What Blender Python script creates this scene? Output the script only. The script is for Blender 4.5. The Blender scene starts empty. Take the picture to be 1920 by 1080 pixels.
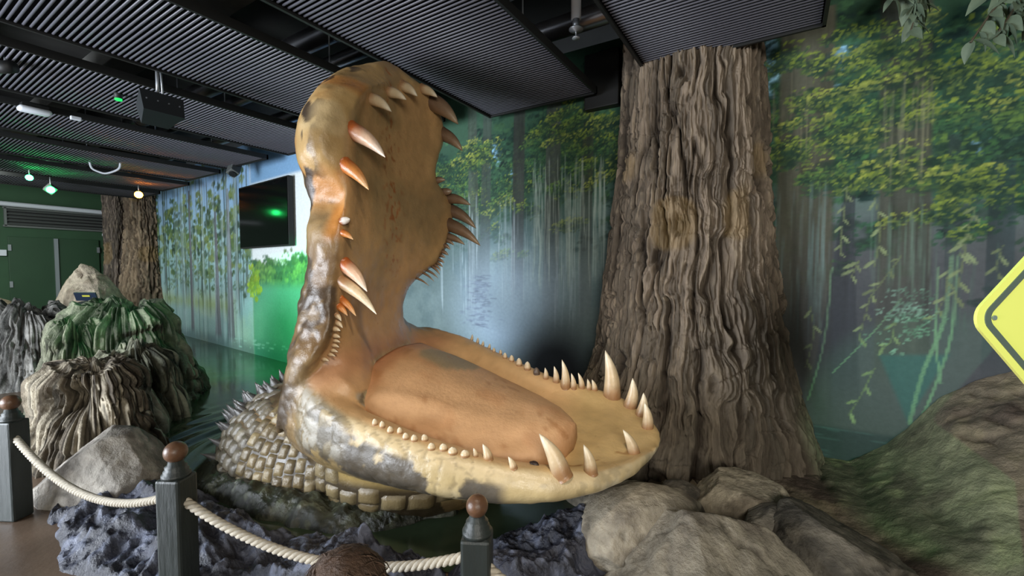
import bpy, bmesh, math, random
import numpy as np
from mathutils import Vector, Matrix
from mathutils.bvhtree import BVHTree

random.seed(7); RNG = np.random.RandomState(7)
SC = bpy.context.scene; COL = SC.collection

# ------------------------------------------------------------------ camera
F = 810.0; EYE = 1.6
TH = math.atan2(508, 810); PITCH = math.atan2(35, 810)
fwd = np.array([-math.sin(TH)*math.cos(PITCH), math.cos(TH)*math.cos(PITCH), -math.sin(PITCH)])
right = np.array([math.cos(TH), math.sin(TH), 0.0])
upv = np.cross(right, fwd); cam = np.array([0, 0, EYE])
fh = np.array([-math.sin(TH), math.cos(TH), 0.0])
cd = bpy.data.cameras.new('camera'); co = bpy.data.objects.new('camera', cd); COL.objects.link(co)
cd.sensor_width = 36; cd.lens = 36*F/1920; cd.clip_start = 0.02
co.location = cam; co.rotation_euler = (math.pi/2-PITCH, 0, TH); SC.camera = co
SC.view_settings.view_transform = 'Standard'; SC.view_settings.look = 'None'
SC.view_settings.gamma = 1; SC.view_settings.use_curve_mapping = False
SC.view_settings.exposure = 0.55

def ray(px, py): return fwd + right*((px-960)/F) - upv*((py-540)/F)
def at_z(px, py, z):
    d = ray(px, py); return cam + d*((z-EYE)/d[2])
def at_y(px, py, y):
    d = ray(px, py); return cam + d*(y/d[1])
def at_x(px, py, x):
    d = ray(px, py); return cam + d*(x/d[0])
def LD(l, d, z): return right*l + fh*d + np.array([0, 0, z])          # lateral / distance / height
def PD(px, d, z): return LD((px-960)/F*d, d, z)

# ------------------------------------------------------------------ world and lights
w = bpy.data.worlds.new('world'); SC.world = w; w.use_nodes = True
w.node_tree.nodes['Background'].inputs[0].default_value = (0.80, 0.90, 1.0, 1)
w.node_tree.nodes['Background'].inputs[1].default_value = 0.45

def aim(o, target):
    d = Vector(target) - o.location
    o.rotation_euler = d.to_track_quat('-Z', 'Y').to_euler()
def area(name, loc, target, sx, sy, power, color):
    l = bpy.data.lights.new(name, 'AREA'); l.shape = 'RECTANGLE'; l.size = sx; l.size_y = sy
    l.energy = power; l.color = color
    o = bpy.data.objects.new(name, l); COL.objects.link(o); o.location = loc; aim(o, target); return o
def spot(name, loc, target, power, color, angle, blend=0.5, size=0.05):
    l = bpy.data.lights.new(name, 'SPOT'); l.energy = power; l.color = color
    l.spot_size = math.radians(angle); l.spot_blend = blend; l.shadow_soft_size = size
    o = bpy.data.objects.new(name, l); COL.objects.link(o); o.location = loc; aim(o, target); return o
area('daylight_opening', (-5.6, -3.2, 1.4), (-3.2, 2.6, 2.0), 4.0, 2.4, 470, (0.86, 0.92, 1.0))
area('right_fill_light', (2.6, -2.8, 2.5), (0.6, 4.2, 2.0), 2.2, 1.4, 150, (1.0, 0.95, 0.86))  # unseen fill added to brighten the tree and right mural
spot('mouth_spotlight', (-0.35, 0.55, 3.25), (-1.75, 2.3, 0.9), 120, (1.0, 0.86, 0.70), 62, 0.9, 0.12)
spot('mist_spotlight', (-3.0, 3.45, 0.25), (-2.95, 4.3, 1.25), 26, (0.72, 0.84, 1.0), 88, 1.0, 0.1)
area('far_fill_light', (-12.0, 0.6, 3.1), (-13.0, 1.8, 0.0), 2.0, 2.0, 110, (0.92, 1.0, 0.95))  # unseen fill added to lift the green doors and far-left floor
spot('green_bank_spotlight', LD(-1.9, -2.2, 3.2), PD(1800, 3.0, 0.42), 560, (0.34, 1.0, 0.50), 14, 0.35, 0.02)
spot('green_mural_spotlight', (-5.3, 2.5, 3.15), (-7.25, 4.1, 0.35), 520, (0.03, 1.0, 0.36), 50, 0.9, 0.05)
spot('green_rock_spotlight', (-4.6, 0.9, 3.2), (-6.8, 1.8, 0.8), 70, (0.05, 1.0, 0.34), 30, 0.9, 0.04)

# ------------------------------------------------------------------ numeric helpers
def s2l(c):
    c = np.asarray(c, float)/255.0
    return np.where(c <= 0.04045, c/12.92, ((c+0.055)/1.055)**2.4)
def _h(ix, iy, iz, seed):
    n = (ix*374761393 + iy*668265263 + iz*2147483647*3 + seed*1274126177) & 0xFFFFFFFF
    n = ((n ^ (n >> 13)) * 1274126177) & 0xFFFFFFFF
    n = (n ^ (n >> 16))
    n = (n * 2246822519) & 0xFFFFFFFF
    return ((n ^ (n >> 15)) & 0xFFFFFF)/float(0xFFFFFF)
def vnoise(p, seed=0):
    p = np.asarray(p, float); i = np.floor(p).astype(np.int64); f = p - i
    u = f*f*f*(f*(f*6-15)+10)
    x, y, z = i[..., 0], i[..., 1], i[..., 2]; ux, uy, uz = u[..., 0], u[..., 1], u[..., 2]
    def L(a, b, t): return a+(b-a)*t
    return L(L(L(_h(x, y, z, seed), _h(x+1, y, z, seed), ux), L(_h(x, y+1, z, seed), _h(x+1, y+1, z, seed), ux), uy),
             L(L(_h(x, y, z+1, seed), _h(x+1, y, z+1, seed), ux), L(_h(x, y+1, z+1, seed), _h(x+1, y+1, z+1, seed), ux), uy), uz)
def fbm(p, octv=4, seed=0, gain=0.5):
    p = np.asarray(p, float); t = 0; a = 1; s = 0
    for k in range(octv):
        t = t + a*vnoise(p*(2.03**k)+k*17.3, seed+k); s += a; a *= gain
    return t/s
def ridged(p, octv=4, seed=0):
    p = np.asarray(p, float); t = 0; a = 1; s = 0
    for k in range(octv):
        t = t + a*(1-np.abs(2*vnoise(p*(2.1**k)+k*11.7, seed+k)-1)); s += a; a *= 0.5
    return t/s
def sst(a, b, x):
    t = np.clip((np.asarray(x, float)-a)/(b-a), 0, 1); return t*t*(3-2*t)
def mixc(c, col, m):
    m = np.clip(np.asarray(m, float), 0, 1)[..., None]; return c*(1-m) + s2l(col)*m
def cell(p, seed=0):
    """F1, F2 and id of a cellular noise in 3 dimensions"""
    p = np.asarray(p, float); i = np.floor(p).astype(np.int64)
    f1 = np.full(p.shape[:-1], 9.0); f2 = f1.copy(); idv = np.zeros(p.shape[:-1])
    for dx in (-1, 0, 1):
        for dy in (-1, 0, 1):
            for dz in (-1, 0, 1):
                x, y, z = i[..., 0]+dx, i[..., 1]+dy, i[..., 2]+dz
                q = np.stack([x+_h(x, y, z, seed), y+_h(x, y, z, seed+1), z+_h(x, y, z, seed+2)], -1)
                d = np.linalg.norm(q-p, axis=-1); new = d < f1
                f2 = np.where(new, f1, np.minimum(f2, d)); idv = np.where(new, _h(x, y, z, seed+5), idv); f1 = np.where(new, d, f1)
    return f1, f2, idv
def interp(x, tab):
    t = np.asarray(tab, float); return np.array([np.interp(x, t[:, 0], t[:, k]) for k in range(1, t.shape[1])])
def catmull(P, n, closed=False):
    P = np.asarray(P, float); m = len(P)
    T = np.linspace(0, m if closed else m-1, n, endpoint=not closed)
    i = np.floor(T).astype(int)
    if not closed: i = np.minimum(i, m-2)
    f = (T-i)[:, None]
    g = (lambda k: P[k % m]) if closed else (lambda k: P[np.clip(k, 0, m-1)])
    a, b, c, d = g(i-1), g(i), g(i+1), g(i+2)
    return 0.5*((2*b)+(c-a)*f+(2*a-5*b+4*c-d)*f*f+(3*b-a-3*c+d)*f**3)

# ------------------------------------------------------------------ object helpers
def link(o, parent=None):
    COL.objects.link(o)
    if parent is not None: o.parent = parent
    return o
def mesh_data(name, V, Fc, mat=None, smooth=True, paint=None):
    me = bpy.data.meshes.new(name); V = np.asarray(V, np.float32)
    if isinstance(Fc, np.ndarray):
        k = Fc.shape[1]; me.vertices.add(len(V)); me.vertices.foreach_set('co', V.ravel())
        me.loops.add(Fc.size); me.loops.foreach_set('vertex_index', Fc.astype(np.int32).ravel())
        me.polygons.add(len(Fc)); me.polygons.foreach_set('loop_start', np.arange(0, Fc.size, k, dtype=np.int32))
        me.update(calc_edges=True)
    else:
        me.from_pydata([tuple(map(float, v)) for v in V], [], [tuple(map(int, f)) for f in Fc]); me.update()
    me.validate()
    if smooth: me.polygons.foreach_set('use_smooth', np.ones(len(me.polygons), bool))
    if mat: me.materials.append(mat)
    if paint is not None: set_paint(me, paint)
    return me
def set_paint(me, paint):
    at = me.color_attributes.get('paint') or me.color_attributes.new('paint', 'FLOAT_COLOR', 'POINT')
    c = np.ones((len(me.vertices), 4), np.float32); c[:, :3] = paint
    at.data.foreach_set('color', c.ravel())
def obj(name, V, Fc, mat=None, parent=None, smooth=True, paint=None):
    return link(bpy.data.objects.new(name, mesh_data(name, V, Fc, mat, smooth, paint)), parent)
def tag(o, label, cat, group=None, kind=None):
    o['label'] = label; o['category'] = cat
    if group: o['group'] = group
    if kind: o['kind'] = kind
    return o
def struct(o): o['kind'] = 'structure'; return o
def empty(name, loc, rz=0.0):
    o = bpy.data.objects.new(name, None); o.empty_display_size = 0.1; COL.objects.link(o)
    o.location = loc; o.rotation_euler = (0, 0, rz); return o
def grid_faces(nu, nv, cu=False, cv=False):
    iu = np.arange(nu if cu else nu-1); iv = np.arange(nv if cv else nv-1)
    A, B = np.meshgrid(iu, iv, indexing='ij'); A = A.ravel(); B = B.ravel()
    A2 = (A+1) % nu; B2 = (B+1) % nv
    return np.stack([A*nv+B, A2*nv+B, A2*nv+B2, A*nv+B2], 1)
class MB:
    def __init__(s): s.v = []; s.f = []
    def add(s, V, Fc):
        k = len(s.v); s.v += [tuple(map(float, v)) for v in V]; s.f += [tuple(int(i)+k for i in f) for f in Fc]; return s
    def box(s, c, d, R=None, bev=0.0):
        x, y, z = [q/2 for q in d]
        if bev <= 0:
            V = [(sx*x, sy*y, sz*z) for sx in (-1, 1) for sy in (-1, 1) for sz in (-1, 1)]
            Fc = [(0, 1, 3, 2), (4, 6, 7, 5), (0, 4, 5, 1), (2, 3, 7, 6), (0, 2, 6, 4), (1, 5, 7, 3)]
        else:
            bm = bmesh.new(); bmesh.ops.create_cube(bm, size=1.0)
            for v in bm.verts: v.co = Vector((v.co.x*d[0], v.co.y*d[1], v.co.z*d[2]))
            bmesh.ops.bevel(bm, geom=list(bm.edges), offset=bev, segments=2, affect='EDGES', profile=0.5)
            bm.verts.index_update()
            V = [tuple(v.co) for v in bm.verts]; Fc = [[v.index for v in f.verts] for f in bm.faces]; bm.free()
        V = np.array(V)
        if R is not None: V = V @ np.array(R).T
        return s.add(V+np.array(c), Fc)
    def tube(s, P, r, n=10, cap=True):
        P = np.asarray(P, float); m = len(P); r = np.broadcast_to(np.asarray(r, float), (m,))
        t = np.gradient(P, axis=0); t /= np.linalg.norm(t, axis=1)[:, None]+1e-9
        u = np.cross(t[0], [0, 0, 1.0])
        if np.linalg.norm(u) < 1e-3: u = np.cross(t[0], [0, 1.0, 0])
        u /= np.linalg.norm(u); V = []
        an = np.arange(n)*2*math.pi/n
        for i in range(m):
            u = u-t[i]*(u@t[i]); u /= np.linalg.norm(u); b = np.cross(t[i], u)
            V.append(P[i]+r[i]*(np.cos(an)[:, None]*u+np.sin(an)[:, None]*b))
        Fc = [tuple(f) for f in grid_faces(m, n, False, True)]
        if cap: Fc += [tuple(range(n)), tuple((m-1)*n+k for k in reversed(range(n)))]
        return s.add(np.concatenate(V), Fc)
    def lathe(s, prof, n=24, c=(0, 0, 0)):
        an = np.arange(n)*2*math.pi/n; V = []
        for r, z in prof: V.append(np.stack([r*np.cos(an), r*np.sin(an), np.full(n, z)], 1))
        m = len(prof); Fc = [tuple(f[::-1]) for f in grid_faces(m, n, False, True)]
        Fc += [tuple(reversed(range(n))), tuple((m-1)*n+k for k in range(n))]
        return s.add(np.concatenate(V)+np.array(c), Fc)
    def build(s, name, mat, parent=None, smooth=False):
        o = obj(name, np.array(s.v), s.f, mat, parent, smooth); return o
def Rz(a): c, s = math.cos(a), math.sin(a); return np.array([[c, -s, 0], [s, c, 0], [0, 0, 1]])
def Rfrom(zdir, xdir=(1, 0, 0)):
    z = np.asarray(zdir, float); z = z/np.linalg.norm(z); x = np.asarray(xdir, float); x = x-z*(x@z)
    if np.linalg.norm(x) < 1e-4: x = np.array([0, 1.0, 0])-z*z[1]
    x /= np.linalg.norm(x); return np.stack([x, np.cross(z, x), z], 1)

# ------------------------------------------------------------------ materials
def mat(name, col=(128, 128, 128), rough=0.6, metal=0.0, spec=0.5, paint=False, var=0.0, vscale=8.0, bump=0.0, bscale=20.0,
        emit=None, estr=1.0, rvar=0.0, coat=0.0, aniso=None, bdist=0.02):
    m = bpy.data.materials.new(name); m.use_nodes = True; nt = m.node_tree; N = nt.nodes; L = nt.links
    b = N['Principled BSDF']; b.inputs['Roughness'].default_value = rough; b.inputs['Metallic'].default_value = metal
    b.inputs['Specular IOR Level'].default_value = spec; b.inputs['Coat Weight'].default_value = coat; b.inputs['Coat Roughness'].default_value = 0.12
    tc = N.new('ShaderNodeTexCoord'); co_ = tc.outputs['Object']
    if aniso is not None:
        mp = N.new('ShaderNodeMapping'); mp.inputs['Scale'].default_value = aniso; L.new(co_, mp.inputs[0]); co_ = mp.outputs[0]
    if paint:
        a = N.new('ShaderNodeAttribute'); a.attribute_name = 'paint'; csock = a.outputs['Color']
    else:
        r = N.new('ShaderNodeRGB'); r.outputs[0].default_value = (*s2l(col), 1); csock = r.outputs[0]
    if var > 0:
        n = N.new('ShaderNodeTexNoise'); n.inputs['Scale'].default_value = vscale; n.inputs['Detail'].default_value = 6; L.new(co_, n.inputs['Vector'])
        mr = N.new('ShaderNodeMapRange'); mr.inputs[1].default_value = 0.25; mr.inputs[2].default_value = 0.75
        mr.inputs[3].default_value = 1-var; mr.inputs[4].default_value = 1+var; L.new(n.outputs['Fac'], mr.inputs[0])
        mx = N.new('ShaderNodeVectorMath'); mx.operation = 'SCALE'; L.new(csock, mx.inputs[0]); L.new(mr.outputs[0], mx.inputs['Scale']); csock = mx.outputs[0]
    L.new(csock, b.inputs['Base Color'])
    if rvar > 0:
        n3 = N.new('ShaderNodeTexNoise'); n3.inputs['Scale'].default_value = vscale*0.6; n3.inputs['Detail'].default_value = 4; L.new(co_, n3.inputs['Vector'])
        m3 = N.new('ShaderNodeMapRange'); m3.inputs[1].default_value = 0.3; m3.inputs[2].default_value = 0.7
        m3.inputs[3].default_value = max(0.02, rough-rvar); m3.inputs[4].default_value = rough+rvar; L.new(n3.outputs['Fac'], m3.inputs[0]); L.new(m3.outputs[0], b.inputs['Roughness'])
    if bump > 0:
        n2 = N.new('ShaderNodeTexNoise'); n2.inputs['Scale'].default_value = bscale; n2.inputs['Detail'].default_value = 8; n2.inputs['Roughness'].default_value = 0.6
        L.new(co_, n2.inputs['Vector'])
        bp = N.new('ShaderNodeBump'); bp.inputs['Strength'].default_value = bump; bp.inputs['Distance'].default_value = bdist
        L.new(n2.outputs['Fac'], bp.inputs['Height']); L.new(bp.outputs[0], b.inputs['Normal'])
    if emit is not None:
        b.inputs['Emission Color'].default_value = (*s2l(emit), 1); b.inputs['Emission Strength'].default_value = estr
    return m
M_mural = mat('mural_paint', paint=True, rough=0.75, spec=0.25, var=0.08, vscale=30, bump=0.15, bscale=60)
M_bark = mat('bark', paint=True, rough=0.85, spec=0.2, var=0.30, vscale=30, bump=0.7, bscale=40, aniso=(1, 1, 0.25))
M_rock = mat('rock', paint=True, rough=0.8, spec=0.3, var=0.34, vscale=16, bump=0.8, bscale=42)
M_lava = mat('wet_dark_rock', paint=True, rough=0.36, spec=0.5, var=0.3, vscale=18, bump=0.8, bscale=40, rvar=0.15)
M_mud = mat('wet_mud', paint=True, rough=0.14, spec=0.6, var=0.25, vscale=18, bump=0.7, bscale=28)
M_skin = mat('croc_skin', paint=True, rough=0.36, spec=0.5, var=0.13, vscale=9, bump=0.16, bscale=55, rvar=0.12)
M_scale = mat('croc_scale', paint=True, rough=0.28, spec=0.55, var=0.2, vscale=10, bump=0.3, bscale=60)
M_tooth = mat('tooth_enamel', paint=True, rough=0.3, spec=0.5, var=0.14, vscale=22, bump=0.15, bscale=60)
M_tongue = mat('tongue', paint=True, rough=0.5, spec=0.4, var=0.1, vscale=10, bump=0.25, bscale=35)
M_floor = mat('wet_concrete', (98, 82, 68), rough=0.30, var=0.35, vscale=2.2, bump=0.12, bscale=14, rvar=0.15)
M_pond = mat('pond_resin', (54, 68, 50), rough=0.14, spec=0.5, var=0.3, vscale=2.5, bump=0.06, bscale=5, rvar=0.06)
M_slat = mat('grey_slat', (86, 86, 94), rough=0.4, spec=0.5)
M_black = mat('black_metal', (24, 25, 25), rough=0.55, spec=0.4)
M_felt = mat('black_backing', (8, 8, 10), rough=0.95, spec=0.1)
M_deck = mat('plenum_deck', (38, 38, 36), rough=0.9, var=0.4, vscale=3)
M_duct = mat('duct_steel', (150, 150, 155), rough=0.32, metal=0.9, var=0.2, vscale=5)
M_concrete = mat('beam_concrete', (92, 92, 88), rough=0.9, var=0.3, vscale=5)
M_white = mat('white_plastic', (205, 210, 218), rough=0.4)
M_steel = mat('zinc_steel', (160, 165, 170), rough=0.4, metal=0.6)
M_post = mat('painted_post', (44, 50, 48), rough=0.45, var=0.3, vscale=14, bump=0.3, bscale=25, aniso=(1, 1, 0.2))
M_ball = mat('worn_wood_ball', (100, 72, 52), rough=0.35, var=0.4, vscale=16, bump=0.2, bscale=30)
M_rope = mat('rope', (186, 178, 162), rough=0.85, var=0.2, vscale=60, bump=0.5, bscale=140, bdist=0.004)
M_greenwall = mat('green_wall', (42, 74, 48), rough=0.7, var=0.1, vscale=4)
M_addedwall = mat('added_wall', (96, 98, 96), rough=0.8)
M_door = mat('green_door', (36, 66, 42), rough=0.55, var=0.08, vscale=3)
M_louver = mat('louver_metal', (108, 112, 110), rough=0.5, metal=0.3)
M_screen = mat('screen_glass', (9, 10, 11), rough=0.1, spec=0.3)
M_yellow = mat('sign_yellow', (232, 214, 118), rough=0.45)
M_signgrey = mat('sign_grey_line', (84, 88, 88), rough=0.5)
M_hair = mat('brown_hair', (88, 66, 50), rough=0.6, var=0.35, vscale=40, bump=0.6, bscale=120, aniso=(1, 1, 0.15))
M_person = mat('person_paint', paint=True, rough=0.8)
M_leaf = mat('vine_leaf', (96, 112, 92), rough=0.6, var=0.25, vscale=12)
M_stem = mat('vine_stem', (72, 66, 50), rough=0.8)
def glow(name, col, s): return mat(name, (20, 20, 20), emit=col, estr=s)
M_gl_green = glow('lamp_green', (40, 255, 120), 30); M_gl_orange = glow('lamp_orange', (255, 140, 40), 30); M_gl_white = glow('lamp_white', (210, 220, 255), 30)

# ------------------------------------------------------------------ shell: floor, pond, walls, deck
fl = MB().box((-5.5, 0.3, -0.05), (20, 10, 0.1)).build('floor', M_floor); struct(fl)
struct(MB().box((-5.5, 0.3, 4.1), (20, 10, 0.1)).build('ceiling', M_deck))
struct(MB().box((3.65, -0.2, 2.0), (0.1, 9.2, 4.1)).build('added_wall_right', M_addedwall)); struct(MB().box((0.2, -4.75, 2.0), (6.8, 0.1, 4.1)).build('added_wall_front', M_addedwall))  # unseen walls added to block ambient light from right and behind

WPTS = [(-15.2, 4.83), (-13.5, 4.68), (-6.2, 4.06), (-5.2, 4.22), (3.6, 4.40)]
def wall_y(x): return np.interp(x, [p[0] for p in WPTS], [p[1] for p in WPTS])
def wxz(px, py, right_part=True):
    y = 4.33
    for _ in range(4):
        p = at_y(px, py, y); y = float(wall_y(p[0]))
    return p[0], p[2]

class Canvas:
    def __init__(s, x0, x1, z0, z1, res):
        s.x = np.arange(x0, x1+res, res); s.z = np.arange(z0, z1+res, res); s.res = res; s.x0 = x0; s.z0 = z0
        s.X, s.Z = np.meshgrid(s.x, s.z, indexing='ij'); s.C = np.zeros(s.X.shape+(3,))
    def n(s, sx, sz, octv=4, seed=0, shear=0.0):
        return fbm(np.stack([s.X*sx+s.Z*shear, s.Z*sz, np.zeros_like(s.X)], -1), octv, seed)
    def put(s, col, m): s.C = mixc(s.C, col, m)
    def stamp(s, x, z, rx, rz, ang, col, al):
        R = max(rx, rz)*1.05; i0 = max(0, int((x-R-s.x0)/s.res)); i1 = min(len(s.x), int((x+R-s.x0)/s.res)+2)
        j0 = max(0, int((z-R-s.z0)/s.res)); j1 = min(len(s.z), int((z+R-s.z0)/s.res)+2)
        if i0 >= i1 or j0 >= j1: return
        dx = s.X[i0:i1, j0:j1]-x; dz = s.Z[i0:i1, j0:j1]-z; c, sn = math.cos(ang), math.sin(ang)
        u = (dx*c+dz*sn)/rx; v = (-dx*sn+dz*c)/rz
        m = np.clip((1.0-np.sqrt(u*u+v*v))*3.0, 0, 1)*al
        s.C[i0:i1, j0:j1] = s.C[i0:i1, j0:j1]*(1-m[..., None])+col*m[..., None]
    def line(s, pts, wd, col, al):
        P = np.asarray(pts, float)
        for a, b in zip(P[:-1], P[1:]):
            L = math.hypot(*(b-a)); k = max(1, int(L/(wd*1.2)))
            for t in (np.arange(k)+0.5)/k:
                q = a+(b-a)*t; s.stamp(q[0], q[1], wd*1.3, wd, math.atan2(b[1]-a[1], b[0]-a[0]), col, al)
    def vstreak(s, x, z1, z0, wd, col, al, seed):
        i0 = max(0, int((x-wd*4-s.x0)/s.res)); i1 = min(len(s.x), int((x+wd*4-s.x0)/s.res)+2)
        if i0 >= i1: return
        X = s.X[i0:i1]; Z = s.Z[i0:i1]
        xc = x+0.03*(vnoise(np.stack([Z*2.2, Z*0+seed*3.1, Z*0], -1), 3)-0.5)
        g = vnoise(np.stack([Z*7, Z*0+seed*1.7, Z*0], -1), 4)
        m = np.clip(1.4-np.abs(X-xc)/(wd*0.7), 0, 1)*sst(z0-0.02, z0+0.25, Z)*(1-sst(z1-0.1, z1, Z))*(0.35+0.65*g)*al
        s.C[i0:i1] = s.C[i0:i1]*(1-m[..., None])+col*m[..., None]
    def trunk(s, xt, xb, zt, zb, wt, wb, col, al, fade, seed):
        t = np.clip((s.Z-zb)/(zt-zb), 0, 1); xc = xb+(xt-xb)*t; wd = wb+(wt-wb)*t**0.6
        m = (1-sst(wd*0.85, wd*1.05, np.abs(s.X-xc)))*(s.Z < zt)*sst(zb-0.02, zb+fade, s.Z)*al
        k = fbm(np.stack([s.X*26, s.Z*1.6, s.X*0+seed], -1), 4, seed)
        base = s2l(col)*(0.55+0.9*k[..., None])
        s.C = s.C*(1-m[..., None])+base*m[..., None]
    def build(s, name):
        V = np.stack([s.X, wall_y(s.X), s.Z], -1).reshape(-1, 3)
        return struct(obj(name, V, grid_faces(len(s.x), len(s.z)), M_mural, None, True, s.C.reshape(-1, 3)))

def clump(cv, x, z, R, n, light, rs=RNG, slope=.25, dark=(44, 66, 58), r0=.008, r1=.018):
    """a painted spray of leaves: dark underpainting, mid greens, then light tips on its upper side"""
    for _ in range(7):
        a = rs.uniform(0, 6.28); q = R*math.sqrt(rs.uniform(0, 1))*.8; cv.stamp(x+q*math.cos(a)*1.3, z+q*math.sin(a)*.6+q*math.cos(a)*slope, R*.5, R*.3, slope, s2l(dark)*rs.uniform(.8, 1.2), .5)
    for k in range(n):
        a = rs.uniform(0, 6.28); q = R*math.sqrt(rs.uniform(0, 1)); u = q*math.cos(a)*1.45; v = q*math.sin(a)*.75
        t = np.clip(.5+.6*v/R+rs.normal(0, .22), 0, 1); c = s2l(dark)*(1-t)*1.3+s2l(light)*t*rs.uniform(.8, 1.15)
        r = rs.uniform(r0, r1); cv.stamp(x+u, z+v+u*slope, r, r*.5, rs.uniform(-.5, .9), c, .85)
LEAFY = [(92, 116, 62), (116, 128, 62), (76, 106, 64), (60, 92, 70), (54, 84, 76), (134, 142, 74)]
DARKL = [(40, 64, 60), (48, 76, 66), (58, 88, 72), (36, 56, 56), (66, 96, 76)]
def foliage(cv, x0, x1, zf, spread, count, cols, rmin, rmax, al=0.8, flat=0.55):
    """clumps of small painted leaves around the height zf(x)"""
    for _ in range(count):
        cx = RNG.uniform(x0, x1); cz = zf(cx)+RNG.normal(0, spread); col = s2l(cols[RNG.randint(len(cols))])*RNG.uniform(0.75, 1.2)
        R = RNG.uniform(0.04, 0.13)
        for _k in range(RNG.randint(8, 18)):
            a = RNG.uniform(0, 6.28); q = R*math.sqrt(RNG.uniform(0, 1))
            r = RNG.uniform(rmin, rmax)
            cv.stamp(cx+q*math.cos(a)*1.3, cz+q*math.sin(a)*0.7, r, r*flat, RNG.uniform(-0.4, 0.9), col*RNG.uniform(0.8, 1.25), al)
def sprig(cv, pts, n, ln, col, al=0.9):
    P = catmull([wxz(*p) for p in pts], 24); cv.line(P, 0.006, s2l(col)*0.7, al*0.7)
    for k in range(n):
        i = int((k+0.5)/n*23); d = P[min(23, i+1)]-P[max(0, i-1)]; an = math.atan2(d[1], d[0])+(0.7 if k % 2 else -0.7)
        L = ln*RNG.uniform(0.7, 1.2)
        cv.stamp(P[i][0]+math.cos(an)*L*0.6, P[i][1]+math.sin(an)*L*0.6, L*0.6, L*0.17, an, s2l(col)*RNG.uniform(0.8, 1.2), al)

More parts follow.
